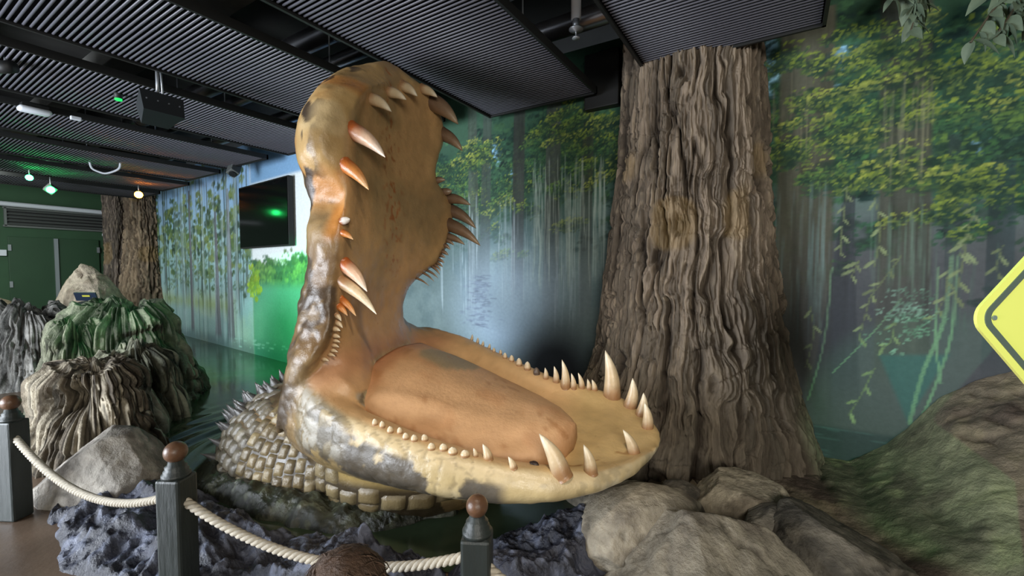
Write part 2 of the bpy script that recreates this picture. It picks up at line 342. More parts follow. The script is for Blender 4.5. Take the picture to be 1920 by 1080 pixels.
def paint_right():
    cv = Canvas(-5.2, 3.4, -0.1, 3.9, 0.0125)
    X, Z = cv.X, cv.Z
    n1 = cv.n(1.2, 1.2, 5, 1); n2 = cv.n(3, 3, 4, 9)
    cv.C[:] = s2l((80, 100, 98)); cv.put((106, 126, 128), sst(0.45, 0.65, n1)); cv.put((62, 88, 92), sst(0.5, 0.7, n2)*0.6)
    # right of the tree: cooler, darker slate blue; left of the tree: misty
    rt = sst(-0.6, 0.2, X)
    cv.put((80, 80, 88), rt*0.85*(1-sst(1.6, 2.6, Z))); cv.put((66, 90, 86), rt*sst(1.6, 2.6, X)*0.5)
    cv.put((52, 82, 66), sst(1.9, 2.7, Z)*0.85)
    # sky gaps
    for (px, py, rx, rz) in [(1445, 130, .10, .3), (1460, 210, .08, .2), (1585, 175, .05, .12), (1600, 100, .12, .10), (1775, 130, .10, .06), (1835, 235, .03, .13), (1845, 330, .03, .08),
                             (930, 290, .07, .15), (1045, 240, .05, .14), (1060, 320, .05, .08), (960, 330, .04, .12)]:
        x, z = wxz(px, py)
        for _ in range(16):
            cv.stamp(x+RNG.normal(0, rx*0.6), z+RNG.normal(0, rz*0.5), rx*RNG.uniform(.3, .7), rz*RNG.uniform(.25, .5), RNG.uniform(-.5, .9), s2l((138, 176, 208))*RNG.uniform(.8, 1.2), .55)
    def tr(px0, px1, y0, y1, wpx0, wpx1, col, al, fade, seed):
        xt, zt = wxz(px0, y0); xb, zb = wxz(px1, y1); s0 = abs(wxz(px0+wpx0, y0)[0]-xt); s1 = abs(wxz(px1+wpx1, y1)[0]-xb)
        cv.trunk(xt, xb, max(zt, zb+.3), zb, s0, s1, col, al, fade, seed)
    # canopy in layers, far and dark first
    zb = lambda px, py: wxz(px, py)[1]
    top = lambda x: 2.75+0.25*math.sin(x*2.1)
    foliage(cv, -4.8, -0.7, top, 0.30, 500, DARKL, .02, .045, .7)
    foliage(cv, -0.4, 3.3, lambda x: 2.75+0.30*math.sin(x*1.7+1), 0.45, 600, DARKL, .02, .05, .7)
    G1, G2, G3, G4 = (122, 136, 70), (98, 122, 72), (72, 106, 74), (140, 148, 84)
    for _ in range(220):
        x = RNG.uniform(-4.6, -.8); z = 2.62+.2*math.sin(x*2.6)+RNG.normal(0, .20); clump(cv, x, z, RNG.uniform(.07, .14), 34, [G2, G3, G3, G1][RNG.randint(4)], slope=.1, r0=.011, r1=.022)
    for _ in range(150):
        x = RNG.uniform(-.2, 2.9); z = 2.45+.22*x*.6+RNG.normal(0, .42); clump(cv, x, z, RNG.uniform(.08, .18), 36, [G2, G3, G3, (64, 98, 82)][RNG.randint(4)], slope=.25, r0=.014, r1=.03)
    # trunks left of the tree
    tr(885, 890, 170, 640, 8, 16, (78, 84, 82), .6, .5, 1); tr(975, 968, 150, 600, 11, 13, (62, 66, 66), .85, .5, 2)
    tr(1040, 1030, 150, 640, 14, 17, (70, 74, 74), .75, .5, 3); tr(1105, 1095, 140, 640, 10, 14, (66, 70, 68), .65, .5, 4); tr(915, 905, 180, 620, 8, 14, (70, 78, 78), .7, .4, 5)
    # trunks right of the tree
    tr(1515, 1500, 20, 790, 55, 62, (82, 82, 76), .9, .6, 6); tr(1700, 1690, -40, 760, 52, 60, (74, 76, 72), .85, .5, 7)
    tr(1595, 1560, 330, 790, 8, 70, (56, 60, 68), .7, .5, 8); tr(1880, 1870, 300, 740, 25, 40, (48, 64, 70), .6, .4, 9); tr(1790, 1780, 250, 690, 12, 20, (62, 74, 78), .5, .4, 10)
    for (px, py, n, sp) in [(905, 285, 9, .16), (880, 310, 6, .12), (1050, 235, 12, .2), (1115, 235, 10, .18), (940, 390, 6, .12), (1000, 270, 5, .14), (1085, 300, 5, .14), (1060, 355, 4, .12), (940, 470, 4, .09), (1065, 420, 4, .08), (1140, 330, 4, .1),
                            (1500, 120, 5, .14), (1560, 180, 7, .14), (1490, 300, 9, .18), (1560, 340, 9, .15), (1690, 220, 11, .16), (1740, 60, 9, .2), (1660, 80, 8, .16), (1830, 150, 7, .15), (1750, 140, 6, .15), (1890, 200, 6, .14), (1870, 330, 9, .18), (1780, 340, 7, .12), (1620, 260, 10, .18), (1700, 310, 6, .14), (1520, 240, 5, .12), (1640, 160, 6, .12), (1770, 410, 5, .12), (1670, 340, 4, .1), (1900, 60, 6, .14), (1590, 110, 4, .1)]:
        x, z = wxz(px, py)
        for _ in range(n):
            clump(cv, x+RNG.normal(0, sp), z+RNG.normal(0, sp*.5), RNG.uniform(.06, .13), 38, [G1, G4, G1, G2][RNG.randint(4)], slope=.2, r0=.011, r1=.024)
    # mist over the lower part
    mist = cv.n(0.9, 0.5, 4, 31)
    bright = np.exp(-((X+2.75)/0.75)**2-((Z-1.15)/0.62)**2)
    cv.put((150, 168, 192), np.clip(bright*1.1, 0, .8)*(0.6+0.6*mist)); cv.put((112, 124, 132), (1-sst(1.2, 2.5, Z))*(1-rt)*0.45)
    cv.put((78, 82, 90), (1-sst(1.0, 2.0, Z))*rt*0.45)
    # a broad mossy stump in the mist
    x, z = wxz(898, 565)
    for _ in range(160):
        q = RNG.uniform(-.32, .32); cv.stamp(x+RNG.normal(0, .06)*(1.3-q), z+q, RNG.uniform(.03, .07), RNG.uniform(.006, .014), RNG.uniform(-.15, .15), s2l((110, 122, 140))*RNG.uniform(.7, 1.15), .55)
    # hanging moss
    k = 0
    for (a, b, y1, y0, n, col, al) in [(820, 900, 330, 620, 40, (176, 190, 204), .5), (935, 1000, 330, 600, 45, (168, 180, 192), .5), (1000, 1135, 260, 560, 150, (170, 182, 182), .6), (1040, 1090, 430, 660, 40, (150, 164, 178), .5),
                                       (1450, 1530, 100, 330, 40, (140, 136, 120), .5), (1450, 1560, 300, 680, 60, (112, 132, 136), .45), (1650, 1750, 90, 380, 40, (140, 140, 124), .5), (1620, 1760, 330, 620, 70, (112, 134, 128), .5), (1760, 1900, 420, 660, 40, (92, 120, 112), .45)]:
        for _ in range(int(n*.6)):
            k += 1; px = RNG.uniform(a, b); x, zt = wxz(px, y1+RNG.uniform(20, 150)); _, z0 = wxz(px, y0-RNG.uniform(0, 150))
            if z0 < zt-.1: cv.vstreak(x, zt, z0, RNG.uniform(.005, .011), s2l(col)*RNG.uniform(.65, 1.1), al*.75, k)
    # dark lagoon and water lines right of the tree
    xa, zl = wxz(1560, 800)
    cv.put((60, 68, 76), (X > -0.2)*(1-sst(zl-.03, zl+.02, Z))*0.85)
    for _ in range(60):
        cv.stamp(RNG.uniform(-.1, 1.1), RNG.uniform(zl-.35, zl), RNG.uniform(.05, .16), .006, 0, s2l((84, 104, 112)), .35)
    tri = [wxz(1640, 660), wxz(1790, 660), wxz(1700, 800)]
    def side(a, b): return (X-a[0])*(b[1]-a[1])-(Z-a[1])*(b[0]-a[0])
    ins = (side(tri[0], tri[1]) > 0)&(side(tri[1], tri[2]) > 0)&(side(tri[2], tri[0]) > 0)
    inm = np.minimum(np.minimum(side(tri[0], tri[1]), side(tri[1], tri[2])), side(tri[2], tri[0])); inm = np.where(ins, inm, 0)
    cv.put((62, 92, 98), sst(0, .02, inm)*0.7)
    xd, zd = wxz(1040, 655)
    cv.put((30, 36, 44), np.exp(-((X-xd)/0.62)**2-((Z-zd+.25)/0.62)**2)*1.15)  # soft darker patch low on the wall, left of the tree
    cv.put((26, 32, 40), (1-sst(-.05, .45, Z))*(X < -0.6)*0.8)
    # root and vines at the right
    for (p, wd) in [([(1785, 480), (1770, 600), (1730, 700), (1705, 795)], .016), ([(1795, 480), (1785, 620), (1755, 720), (1725, 790)], .011), ([(1760, 500), (1755, 640), (1765, 720)], .009), ([(1690, 560), (1640, 620), (1560, 700)], .006), ([(1560, 500), (1545, 640), (1515, 750)], .008)]:
        cv.line(catmull([wxz(*q) for q in p], 20), wd, s2l((104, 128, 112)), .6)
    for pts, n, ln in [([(1590, 345), (1580, 420), (1575, 480)], 12, .07), ([(1640, 370), (1650, 430), (1640, 500)], 8, .09), ([(1830, 385), (1815, 430), (1800, 480)], 9, .09), ([(1815, 440), (1800, 520), (1790, 560)], 9, .10), ([(1610, 490), (1605, 500), (1596, 520)], 6, .10),
                       ([(1640, 540), (1625, 580), (1610, 640)], 9, .08), ([(1520, 575), (1525, 630), (1510, 690)], 7, .08), ([(1680, 600), (1670, 640), (1655, 650)], 7, .08), ([(1640, 690), (1615, 740), (1590, 780)], 6, .09), ([(1780, 500), (1770, 560), (1745, 600)], 8, .08), ([(1690, 480), (1660, 520), (1630, 560)], 6, .07), ([(1880, 460), (1870, 500), (1880, 540)], 8, .08)]:
        sprig(cv, pts, max(4, int(n*.7)), ln*.85, (122, 134, 108), .8)
    foliage(cv, wxz(1660, 600)[0], wxz(1740, 600)[0], lambda q: wxz(1700, 600)[1], .12, 24, [(110, 134, 128), (92, 116, 108)], .008, .016, .7)
    cv.C = np.clip(.15*(cv.C/.15)**1.28*np.array([1.20, 1.18, 1.06]), 0, .85)
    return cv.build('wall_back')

def paint_left():
    cv = Canvas(-15.2, -5.2, -0.1, 3.9, 0.027)
    X, Z = cv.X, cv.Z
    cv.C[:] = s2l((150, 186, 190)); n1 = cv.n(.8, .8, 5, 3)
    xl = -8.35
    cv.put((150, 190, 232), sst(2.2, 3.2, Z)*.9)
    cv.put((92, 128, 130), (1-sst(.2, 1.0, Z))*.8); cv.put((186, 200, 160), sst(.5, .65, n1)*(1-sst(.9, 1.3, Z))*.5)
    for k in range(34):
        x = RNG.uniform(-14.5, xl); cv.trunk(x+RNG.normal(0, .05), x, 3.6, RNG.uniform(.4, 1.1), .02, RNG.uniform(.03, .07), (70, 84, 74), .75, .3, 40+k)
    foliage(cv, -14.6, xl-.1, lambda x: 2.5, .5, 420, [(96, 120, 74), (78, 106, 68), (120, 140, 84), (62, 86, 66)], .03, .06, .8, .9)
    foliage(cv, -14.6, xl, lambda x: 1.55, .3, 160, [(84, 112, 84), (110, 134, 100)], .02, .045, .6, .8)
    cv.put((176, 206, 206), (1-sst(.3, 1.3, Z))*(X < xl)*.45); cv.put((150, 168, 96), np.exp(-((Z-.85)/.13)**2)*(X < -9.4)*.55)
    for px, zt, wb in [(432, 2.6, .22), (408, 2.2, .2), (360, 2.8, .12)]:
        x = wxz(px, 560)[0]; cv.trunk(x, x, zt+.6, .12, .05, wb, (112, 112, 122), .85, .15, 80+px)
    cv.put((58, 74, 82), (X < xl)*(1-sst(.05, .35, Z))*.6)
    # light and dark streaks paint the reflections along the curtain folds
    for k in range(70):
        x = RNG.uniform(-14.6, xl+.3); cv.vstreak(x, 3.8, .0, RNG.uniform(.02, .05), s2l((190, 214, 220) if k % 2 else (60, 84, 92)), .45, 200+k)
    # open lagoon with a white sky to the right of the fold
    rp = sst(xl-.06, xl+.06, X)
    cv.put((232, 240, 240), rp); cv.put((126, 168, 206), rp*sst(3.12, 3.2, Z))
    tl = 1.72+0.18*(cv.n(5, .2, 4, 21)-.5)*2+0.25*sst(-7.0, -6.4, X)
    cv.put((84, 128, 78), rp*(1-sst(tl-.04, tl+.03, Z)))
    foliage(cv, xl, -5.4, lambda x: 1.6, .13, 150, [(82, 126, 76), (106, 148, 82), (66, 108, 74)], .025, .05, .8, .9)
    cv.put((96, 156, 132), rp*(1-sst(1.2, 1.45, Z))); cv.put((120, 176, 150), rp*(1-sst(.7, 1.2, Z))*sst(.4, .6, n1)*.6); cv.put((60, 128, 108), rp*(1-sst(.05, .45, Z))*.8)
    for _ in range(40):
        cv.stamp(RNG.uniform(-9.4, -5.6), RNG.uniform(.08, .3), RNG.uniform(.05, .16), .012, .1, s2l((170, 210, 200)), .5)
    foliage(cv, -8.6, -8.1, lambda x: 1.3, .16, 22, [(150, 178, 60), (120, 160, 60)], .03, .05, .9, .9)
    return cv.build('wall_back')
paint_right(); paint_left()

# end wall with a double door
EX = -15.2
struct(MB().box((EX-0.05, 0.6, 2.0), (0.1, 8.6, 4.1)).build('wall_left', M_greenwall))
def ew(px, py): p = at_x(px, py, EX); return p[1], p[2]
y0, zt = ew(12, 445); y1, _ = ew(104, 450); y2, _ = ew(185, 455); zt = 2.36
for k, (a, b) in enumerate([(y0, y1), (y1, y2)]):
    d = struct(MB().box((EX+0.03, (a+b)/2, zt/2), (0.05, b-a-0.02, zt), bev=0.006).build('door_%d' % (k+1), M_door))
    he = a+0.03 if k == 0 else b-0.03
    for z in (0.35, 1.25, 2.1): MB().box((EX+0.065, he, z), (0.03, 0.05, 0.14)).build('hinge', M_steel, d)
    if k == 1:
        h = MB().box((EX+0.07, a+0.22, 1.22), (0.03, 0.08, 0.2), bev=0.01).build('lock_plate', M_steel, d)
        MB().tube([(EX+0.1, a+0.22, 1.2), (EX+0.1, a+0.34, 1.2)], 0.012, 8).build('door_handle', M_steel, h)
    else:
        MB().box((EX+0.075, b-0.01, zt/2), (0.04, 0.07, zt-0.02)).build('cover_strip', M_steel, d)
lw0, lz0 = ew(8, 390); lw1, lz1 = ew(203, 405); _, lb0 = ew(8, 423); 
lt, lb = 3.02, 2.60
lv = empty('louver_grille', (EX, (lw0+lw1)/2, lb)); tag(lv, 'grey metal louvre grille on the green wall above the double door', 'grille')
LW = lw1-lw0
f = MB()
for z in (0, lt-lb): f.box((0.04, 0, z), (0.08, LW+0.08, 0.04))
for y in (-LW/2, LW/2): f.box((0.04, y, (lt-lb)/2), (0.08, 0.04, lt-lb))
f.build('frame', M_louver, lv); MB().box((0.01, 0, (lt-lb)/2), (0.015, LW, lt-lb)).build('backing', M_black, lv)
for k in range(5):
    MB().box((0.05, 0, 0.06+k*0.078), (0.075, LW-0.04, 0.008), R=[[math.cos(.6), 0, math.sin(.6)], [0, 1, 0], [-math.sin(.6), 0, math.cos(.6)]]).build('slat', M_louver, lv)
pp = MB(); P = catmull([(EX+.16, lw0-.6, 3.1), (EX+.16, lw1-.25, 3.08), (EX+.16, lw1-.02, 3.05), (EX+.16, lw1+.03, 2.9), (EX+.16, lw1+.03, 2.62), (EX+.16, lw1-.05, 2.52), (EX+.06, lw1-.12, 2.5)], 40)
tag(pp.tube(P, .055, 12).build('drain_pipe', M_white, None, True), 'white plastic pipe bending down at the end of the louvre grille', 'pipe')
tag(MB().box((EX+.03, ew(-2, 470)[0], 1.98), (.05, .22, .14), bev=.01).build('wall_box', M_white), 'small white box on the green wall left of the doors', 'box')

# ------------------------------------------------------------------ pond
def pond():
    xs = np.concatenate([np.arange(-13.6, -5.8, .12), np.arange(-5.8, -0.3, .022)]); t = np.linspace(0, 1, 150)
    fr = [(-13.6, 3.3), (-10, 3.0), (-9, 2.5), (-6.3, 1.35), (-5.0, 1.0), (-4.2, 1.0), (-3.4, 1.05), (-2.5, 1.25), (-1.3, 1.75), (-.3, 2.6)]
    yf = np.interp(xs, [p[0] for p in fr], [p[1] for p in fr]); yb = wall_y(xs)-.001
    X = np.repeat(xs[:, None], len(t), 1); Y = yf[:, None]+(yb-yf)[:, None]*t
    cx, cy = -3.15, 2.35
    d = np.hypot((X-cx)*.85, (Y-cy)*1.0); d = d+.12*(fbm(np.stack([X*1.3, Y*1.3, X*0], -1), 3, 5)-.5)
    Z = .012+.011*np.sin((d-.95)*2*math.pi/.20)*np.exp(-((d-1.4)/.45)**2)*sst(-2.2, -3.0, X)
    Z += .004*(fbm(np.stack([X*4, Y*4, X*0], -1), 3, 8)-.5)
    o = obj('pond_water', np.stack([X, Y, Z], -1).reshape(-1, 3), grid_faces(len(xs), len(t)), M_pond)
    tag(o, 'dark still green pond with ripples around the open-jawed crocodile', 'water')
pond()

# ------------------------------------------------------------------ ceiling panels
def make_slat(Lx):
    n = 8; an = np.arange(n)*2*math.pi/n; V = []
    for x, r in [(-Lx/2, .004), (-Lx/2+.006, .009), (Lx/2-.006, .009), (Lx/2, .004)]:
        V.append(np.stack([np.full(n, x), r*np.cos(an), r*.8*np.sin(an)], 1))
    Fc = [tuple(q) for q in grid_faces(4, n, False, True)]+[tuple(range(n)), tuple(3*n+k for k in reversed(range(n)))]
    return np.concatenate(V), Fc
PW = 1.30; HC = 3.35; PIT = 0.0375
SV, SF = make_slat(PW-.06)
SLATME = mesh_data('slat', SV, SF, M_slat, True)
panels = [(-1.08, 3.88, 'above the big tree trunk'), (-2.90, 4.14, 'directly above the crocodile snout, second from the tree'), (-4.70, 3.95, 'third from the tree, with the black speaker hanging beyond it'),
          (-6.45, 3.85, 'fourth from the tree, behind the black hanging speaker'), (-8.22, 3.80, 'fifth from the tree, with the white emergency lamp under it'), (-9.98, 3.9, 'sixth from the tree, over the black wall screen'),
          (-11.75, 4.1, 'seventh from the tree, by the orange lamp'), (-13.5, 4.2, 'last and farthest, nearest the green doors')]
for k, (x0, ye, wh) in enumerate(panels):
    ys = 0.0 if k < 5 else -.8
    if k == 0: ys = 1.2
    if k == 1: ys = .6
    xc = x0+PW/2; r = empty('ceiling_panel', (xc, (ys+ye)/2, HC)); Ly = ye-ys
    tag(r, 'slatted dark grey ceiling panel '+wh, 'ceiling panel', 'slatted ceiling panels')
    fm = MB()
    for sx in (-1, 1): fm.box((sx*(PW/2-.012), 0, .02), (.024, Ly, .07))
    for sy in (-1, 1): fm.box((0, sy*(Ly/2-.012), .02), (PW, .024, .07))
    fm.build('frame', M_black, r); MB().box((0, 0, .045), (PW-.04, Ly-.04, .012)).build('backing', M_felt, r)
    ns = int((Ly-.06)/PIT)
    if k < 5:
        for j in range(ns):
            s = bpy.data.objects.new('slat', SLATME); COL.objects.link(s); s.parent = r; s.location = (0, Ly/2-.045-j*PIT, .008)
    else:
        mb = MB()
        for j in range(ns): mb.add(SV+np.array([0, Ly/2-.045-j*PIT, .008]), SF)
        o = mb.build('slats', M_slat, r, True); o['kind'] = 'stuff'
    for sx in (-1, 1):
        for sy in (-.7, .25):
            MB().tube([(sx*.58, sy*Ly/2, .05), (sx*.58, sy*Ly/2, .72)], .006, 6).build('hanger', M_steel, r)

# ducts and beams above the gaps
for k, (y, z, rr, lab) in enumerate([(2.55, 3.78, .10, 'shiny steel duct above the gap left of the tree, nearest of the three'), (3.05, 3.86, .07, 'middle steel duct above the gap left of the tree'), (3.55, 3.74, .09, 'steel duct above the gap left of the tree, closest to the mural')]):
    P = [(-15.0, y, z), (-8, y, z), (-1, y, z), (2.5, y, z)]
    o = empty('duct', (0, 0, 0)); tag(o, lab, 'duct', 'ducts over the ceiling panels')
    MB().tube(P, rr, 18).build('duct_pipe', M_duct, o, True)
    for x in np.arange(-14, 2, 1.5): MB().tube([(x, y, z), (x+.03, y, z)], rr+.008, 18).build('joint_ring', M_duct, o, True)
for k, y in enumerate((1.75, .55)):
    o = MB().box((-6.5, y, 3.82), (17, .28, .22), bev=.01).build('beam', M_concrete); tag(o, 'concrete beam over the ceiling panels, ' + ('nearer the croc' if k == 0 else 'nearer the viewer'), 'beam')
for k, (xg, ya, yb_) in enumerate([(-3.15, 2.0, 4.0), (-4.97, 1.9, 3.9), (-6.72, 1.9, 3.8), (-8.5, 2, 3.8), (-10.25, 2, 3.9)]):
    o = MB()
    for j in range(4): o.tube([(xg-.16+j*.11, ya, 3.72), (xg-.16+j*.11, yb_, 3.72)], .028, 8)
    tag(o.build('cable_tray', M_black, None, True), 'black ribbed cable tray in the %s gap between ceiling panels' % ['second', 'third', 'fourth', 'fifth', 'sixth'][k], 'cable tray')
# sprinkler
p = at_z(1080, 62, 3.42); o = empty('sprinkler', p); tag(o, 'grey sprinkler drop pipe hanging in the gap left of the tree top', 'sprinkler')
o.scale = (1.35, 1.35, 1.2); MB().tube([(0, 0, .03), (0, 0, .09)], .02, 12).build('neck', M_steel, o, True); MB().tube([(0, 0, .085), (0, 0, .66)], .028, 12).build('drop_pipe', M_white, o, True)
MB().lathe([(.001, -.035), (.022, -.035), (.022, -.03), (.004, -.025), (.004, .01), (.04, .02), (.04, .028), (.012, .035)], 16).build('sprinkler_head', M_steel, o, True)
p = at_y(1120, 150, 4.1); tag(MB().box((p[0], 4.27, 3.5), (.36, .14, .55), bev=.01).build('black_cabinet', M_black), 'matt black box high on the wall left of the tree top', 'box')

# ------------------------------------------------------------------ big tree
def bark_tree(name, c, prof, label, hgt, nth=420, nz=420, seed=0, amp=.07, freq=1.0, root=None, cols=None, lean=(0, 0), span=None):
    th = np.linspace(0, 2*math.pi, nth, endpoint=False) if span is None else np.linspace(span[0], span[1], nth); z = np.linspace(-.1, hgt, nz)
    R = np.interp(z, [q[0] for q in prof], [q[1] for q in prof]); 
    TH_, Zg = np.meshgrid(th, z, indexing='ij'); Rg = np.repeat(R[None, :], nth, 0)
    if root is not None: Rg = Rg+root(TH_, Zg)
    rm = 0.85*prof[len(prof)//2][1]/.9
    cx, cy = np.cos(TH_)*rm, np.sin(TH_)*rm
    q = np.stack([cx, cy, Zg], -1)
    wrp = fbm(q*np.array([2.2, 2.2, 1.4]), 3, seed)-.5; wr2 = fbm(q*np.array([6, 6, 4]), 2, seed+9)-.5
    qq = np.stack([cx*7.5*freq+wrp*.7+wr2*.45, cy*7.5*freq+wrp*.7+wr2*.45, Zg*.5*freq+wrp*.5], -1)
    n = fbm(qq, 2, seed+1); fis = 1-np.abs(2*n-1)*1.0
    crack = np.clip((fis-.87)/.13, 0, 1)**1.1
    q3 = np.stack([cx*22*freq+wrp*1.6+wr2*2.2, cy*22*freq+wrp*1.6+wr2*2, Zg*1.5*freq+wr2], -1); n3 = fbm(q3, 3, seed+2); fis3 = np.clip((1-np.abs(2*n3-1)-.72)/.28, 0, 1)
    q4 = np.stack([cx*44*freq+wr2*5, cy*44*freq+wr2*5, Zg*6*freq], -1); n4 = fbm(q4, 3, seed+4)
    plate = vnoise(np.stack([cx*6.5*freq+wrp*1.6+wr2, cy*6.5*freq+wr2, Zg*1.5+wr2*.8], -1), seed+5); pq = plate*4; step = (np.floor(pq)+sst(.8, 1.0, pq-np.floor(pq)))/4
    T6 = TH_*3+wr2*2
    hz = np.clip(((1-np.abs(2*vnoise(np.stack([cx*5, cy*5, Zg*9+wrp*6], -1), seed+7)-1))-.86)/.14, 0, 1)*(vnoise(q*3, seed+8) > .55)
    lg = np.clip(1-np.abs(Zg-2.12-.25*(vnoise(np.stack([cx*2.5, cy*2.5, cx*0], -1), seed+40)-.5)-.12*np.sign(np.sin(T6*2.3)))/.035, 0, 1)
    q5 = np.stack([cx*48*freq+wr2*3, cy*48*freq+wr2*3, Zg*3.2*freq], -1); n5_ = vnoise(q5, seed+50); fis5 = np.clip((1-np.abs(2*n5_-1)-.78)/.22, 0, 1)
    D = amp*(-.85*crack-.50*fis3-.22*fis5+.30*(n4-.5)+.42*step-.22*hz+.12*wrp-.35*lg)
    Rr = Rg+D
    V = np.stack([c[0]+np.cos(TH_)*Rr+lean[0]*Zg, c[1]+np.sin(TH_)*Rr+lean[1]*Zg, Zg], -1).reshape(-1, 3)
    cols = cols or ((140, 126, 110), (106, 96, 84), (92, 86, 74))
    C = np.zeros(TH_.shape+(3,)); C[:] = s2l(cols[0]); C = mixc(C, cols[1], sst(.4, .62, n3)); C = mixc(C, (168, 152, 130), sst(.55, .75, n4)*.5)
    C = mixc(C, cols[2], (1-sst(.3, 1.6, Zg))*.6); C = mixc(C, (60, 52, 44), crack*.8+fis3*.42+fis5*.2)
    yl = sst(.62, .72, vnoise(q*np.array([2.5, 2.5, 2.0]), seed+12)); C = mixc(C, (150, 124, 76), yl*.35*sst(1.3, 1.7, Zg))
    o = obj(name, V, grid_faces(nth, nz, span is None, False)[:, ::-1], M_bark, None, True, C.reshape(-1, 3))
    return tag(o, label, 'tree', 'sculpted cypress trunks')
tc = at_y(1288, 505, 4.32)
def root1(T, Z):
    low = (1-sst(0, .95, Z)); out = 0
    for a, s, wd in [(-.35, .15, .33), (-1.1, .10, .3), (-1.75, .16, .3), (-2.55, .30, .45)]:
        dd = np.angle(np.exp(1j*(T-a))); out = out+s*np.exp(-(dd/wd)**2)
    return out*low**1.4 + .05*np.sin(3*T+1)*low
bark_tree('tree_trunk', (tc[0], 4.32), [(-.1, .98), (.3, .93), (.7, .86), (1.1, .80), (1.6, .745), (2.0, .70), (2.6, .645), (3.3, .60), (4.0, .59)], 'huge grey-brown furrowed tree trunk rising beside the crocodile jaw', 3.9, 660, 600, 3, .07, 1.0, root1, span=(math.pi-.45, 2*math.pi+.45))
def root2(T, Z): return .16*np.sin(2*T+.5)*(1-sst(.2, 1.2, Z))+.1*(1-sst(0, .5, Z))
cc2 = ((150, 130, 108), (104, 90, 76), (84, 74, 60))
FT = PD(274, 11.5, 0); FS = PD(220, 11.2, 0)
bark_tree('tree_trunk', (FT[0], FT[1]), [(-.1, .80), (.6, .68), (1.4, .54), (2.0, .44), (3.0, .38), (4, .36)], 'pale brown tree trunk at the far wall, right one of the distant pair', 3.9, 170, 170, 21, .13, 1.1, root2, cc2)
bark_tree('tree_trunk', (FS[0], FS[1]), [(-.1, .40), (.6, .33), (1.4, .26), (2.0, .23), (4, .22)], 'darker slim tree trunk next to the green doors, left one of the distant pair', 3.9, 150, 160, 31, .08, 1.3, root2, ((116, 104, 96), (84, 76, 70), (70, 64, 56)))

# ------------------------------------------------------------------ wall screen
def w_off(px, py, off):
    x, z = wxz(px, py); return x, float(wall_y(x))-off, z
a = w_off(463, 460, 0); b = w_off(556, 460, 0); sx = (a[0]+b[0])/2; SWd = math.hypot(b[0]-a[0], b[1]-a[1]); ang = math.atan2(b[1]-a[1], b[0]-a[0])
z0s = 1.98; z1s = 3.1
o = empty('wall_screen', (sx, (a[1]+b[1])/2-.10, z0s), ang); tag(o, 'large black flat screen hung on the mural left of the crocodile', 'screen')
MB().box((0, .02, (z1s-z0s)/2), (SWd, .08, z1s-z0s), bev=.008).build('casing', M_black, o); MB().box((0, -.022, (z1s-z0s)/2), (SWd-.05, .01, z1s-z0s-.05)).build('display', M_screen, o)
MB().box((0, .09, (z1s-z0s)/2), (.5, .12, .5)).build('bracket', M_black, o)

# ------------------------------------------------------------------ crocodile
CA = right*.949-fh*.314; CA = CA/np.linalg.norm(CA); CB = np.cross([0, 0, 1.0], CA); CO = LD(-1.02, 3.29, 0)
def wor(P): P = np.asarray(P, float); return CO+P[..., :1]*CA+P[..., 1:2]*CB+P[..., 2:3]*np.array([0, 0, 1.0])
def loc(P): v = np.asarray(P, float)-CO; return np.stack([v@CA, v@CB, v[..., 2]], -1)
def plane_hit(px, py, p0, n): d = ray(px, py); return cam+d*(((p0-cam)@n)/(d@n))
pN, pF, pT = LD(-.76, 2.37, .75), LD(-.34, 3.9, .95), LD(.87, 2.66, .6)
nL = np.cross(pF-pN, pT-pN); nL /= np.linalg.norm(nL)

def loft(rings):
    R = np.array(rings); m, n, _ = R.shape; V = R.reshape(-1, 3)
    Fc = [tuple(q) for q in grid_faces(m, n, False, True)]
    c0 = len(V); V = np.concatenate([V, R[0].mean(0)[None], R[-1].mean(0)[None]])
    Fc += [(c0, (k+1) % n, k) for k in range(n)]+[(c0+1, (m-1)*n+k, (m-1)*n+(k+1) % n) for k in range(n)]
    return V, Fc
def fix_normals(V, Fc):
    bm = bmesh.new(); vs = [bm.verts.new(v) for v in V]
    for q in Fc: bm.faces.new([vs[i] for i in q])
    bmesh.ops.recalc_face_normals(bm, faces=bm.faces); bm.verts.index_update()
    return np.array([v.co[:] for v in bm.verts]), [[v.index for v in q.verts] for q in bm.faces]

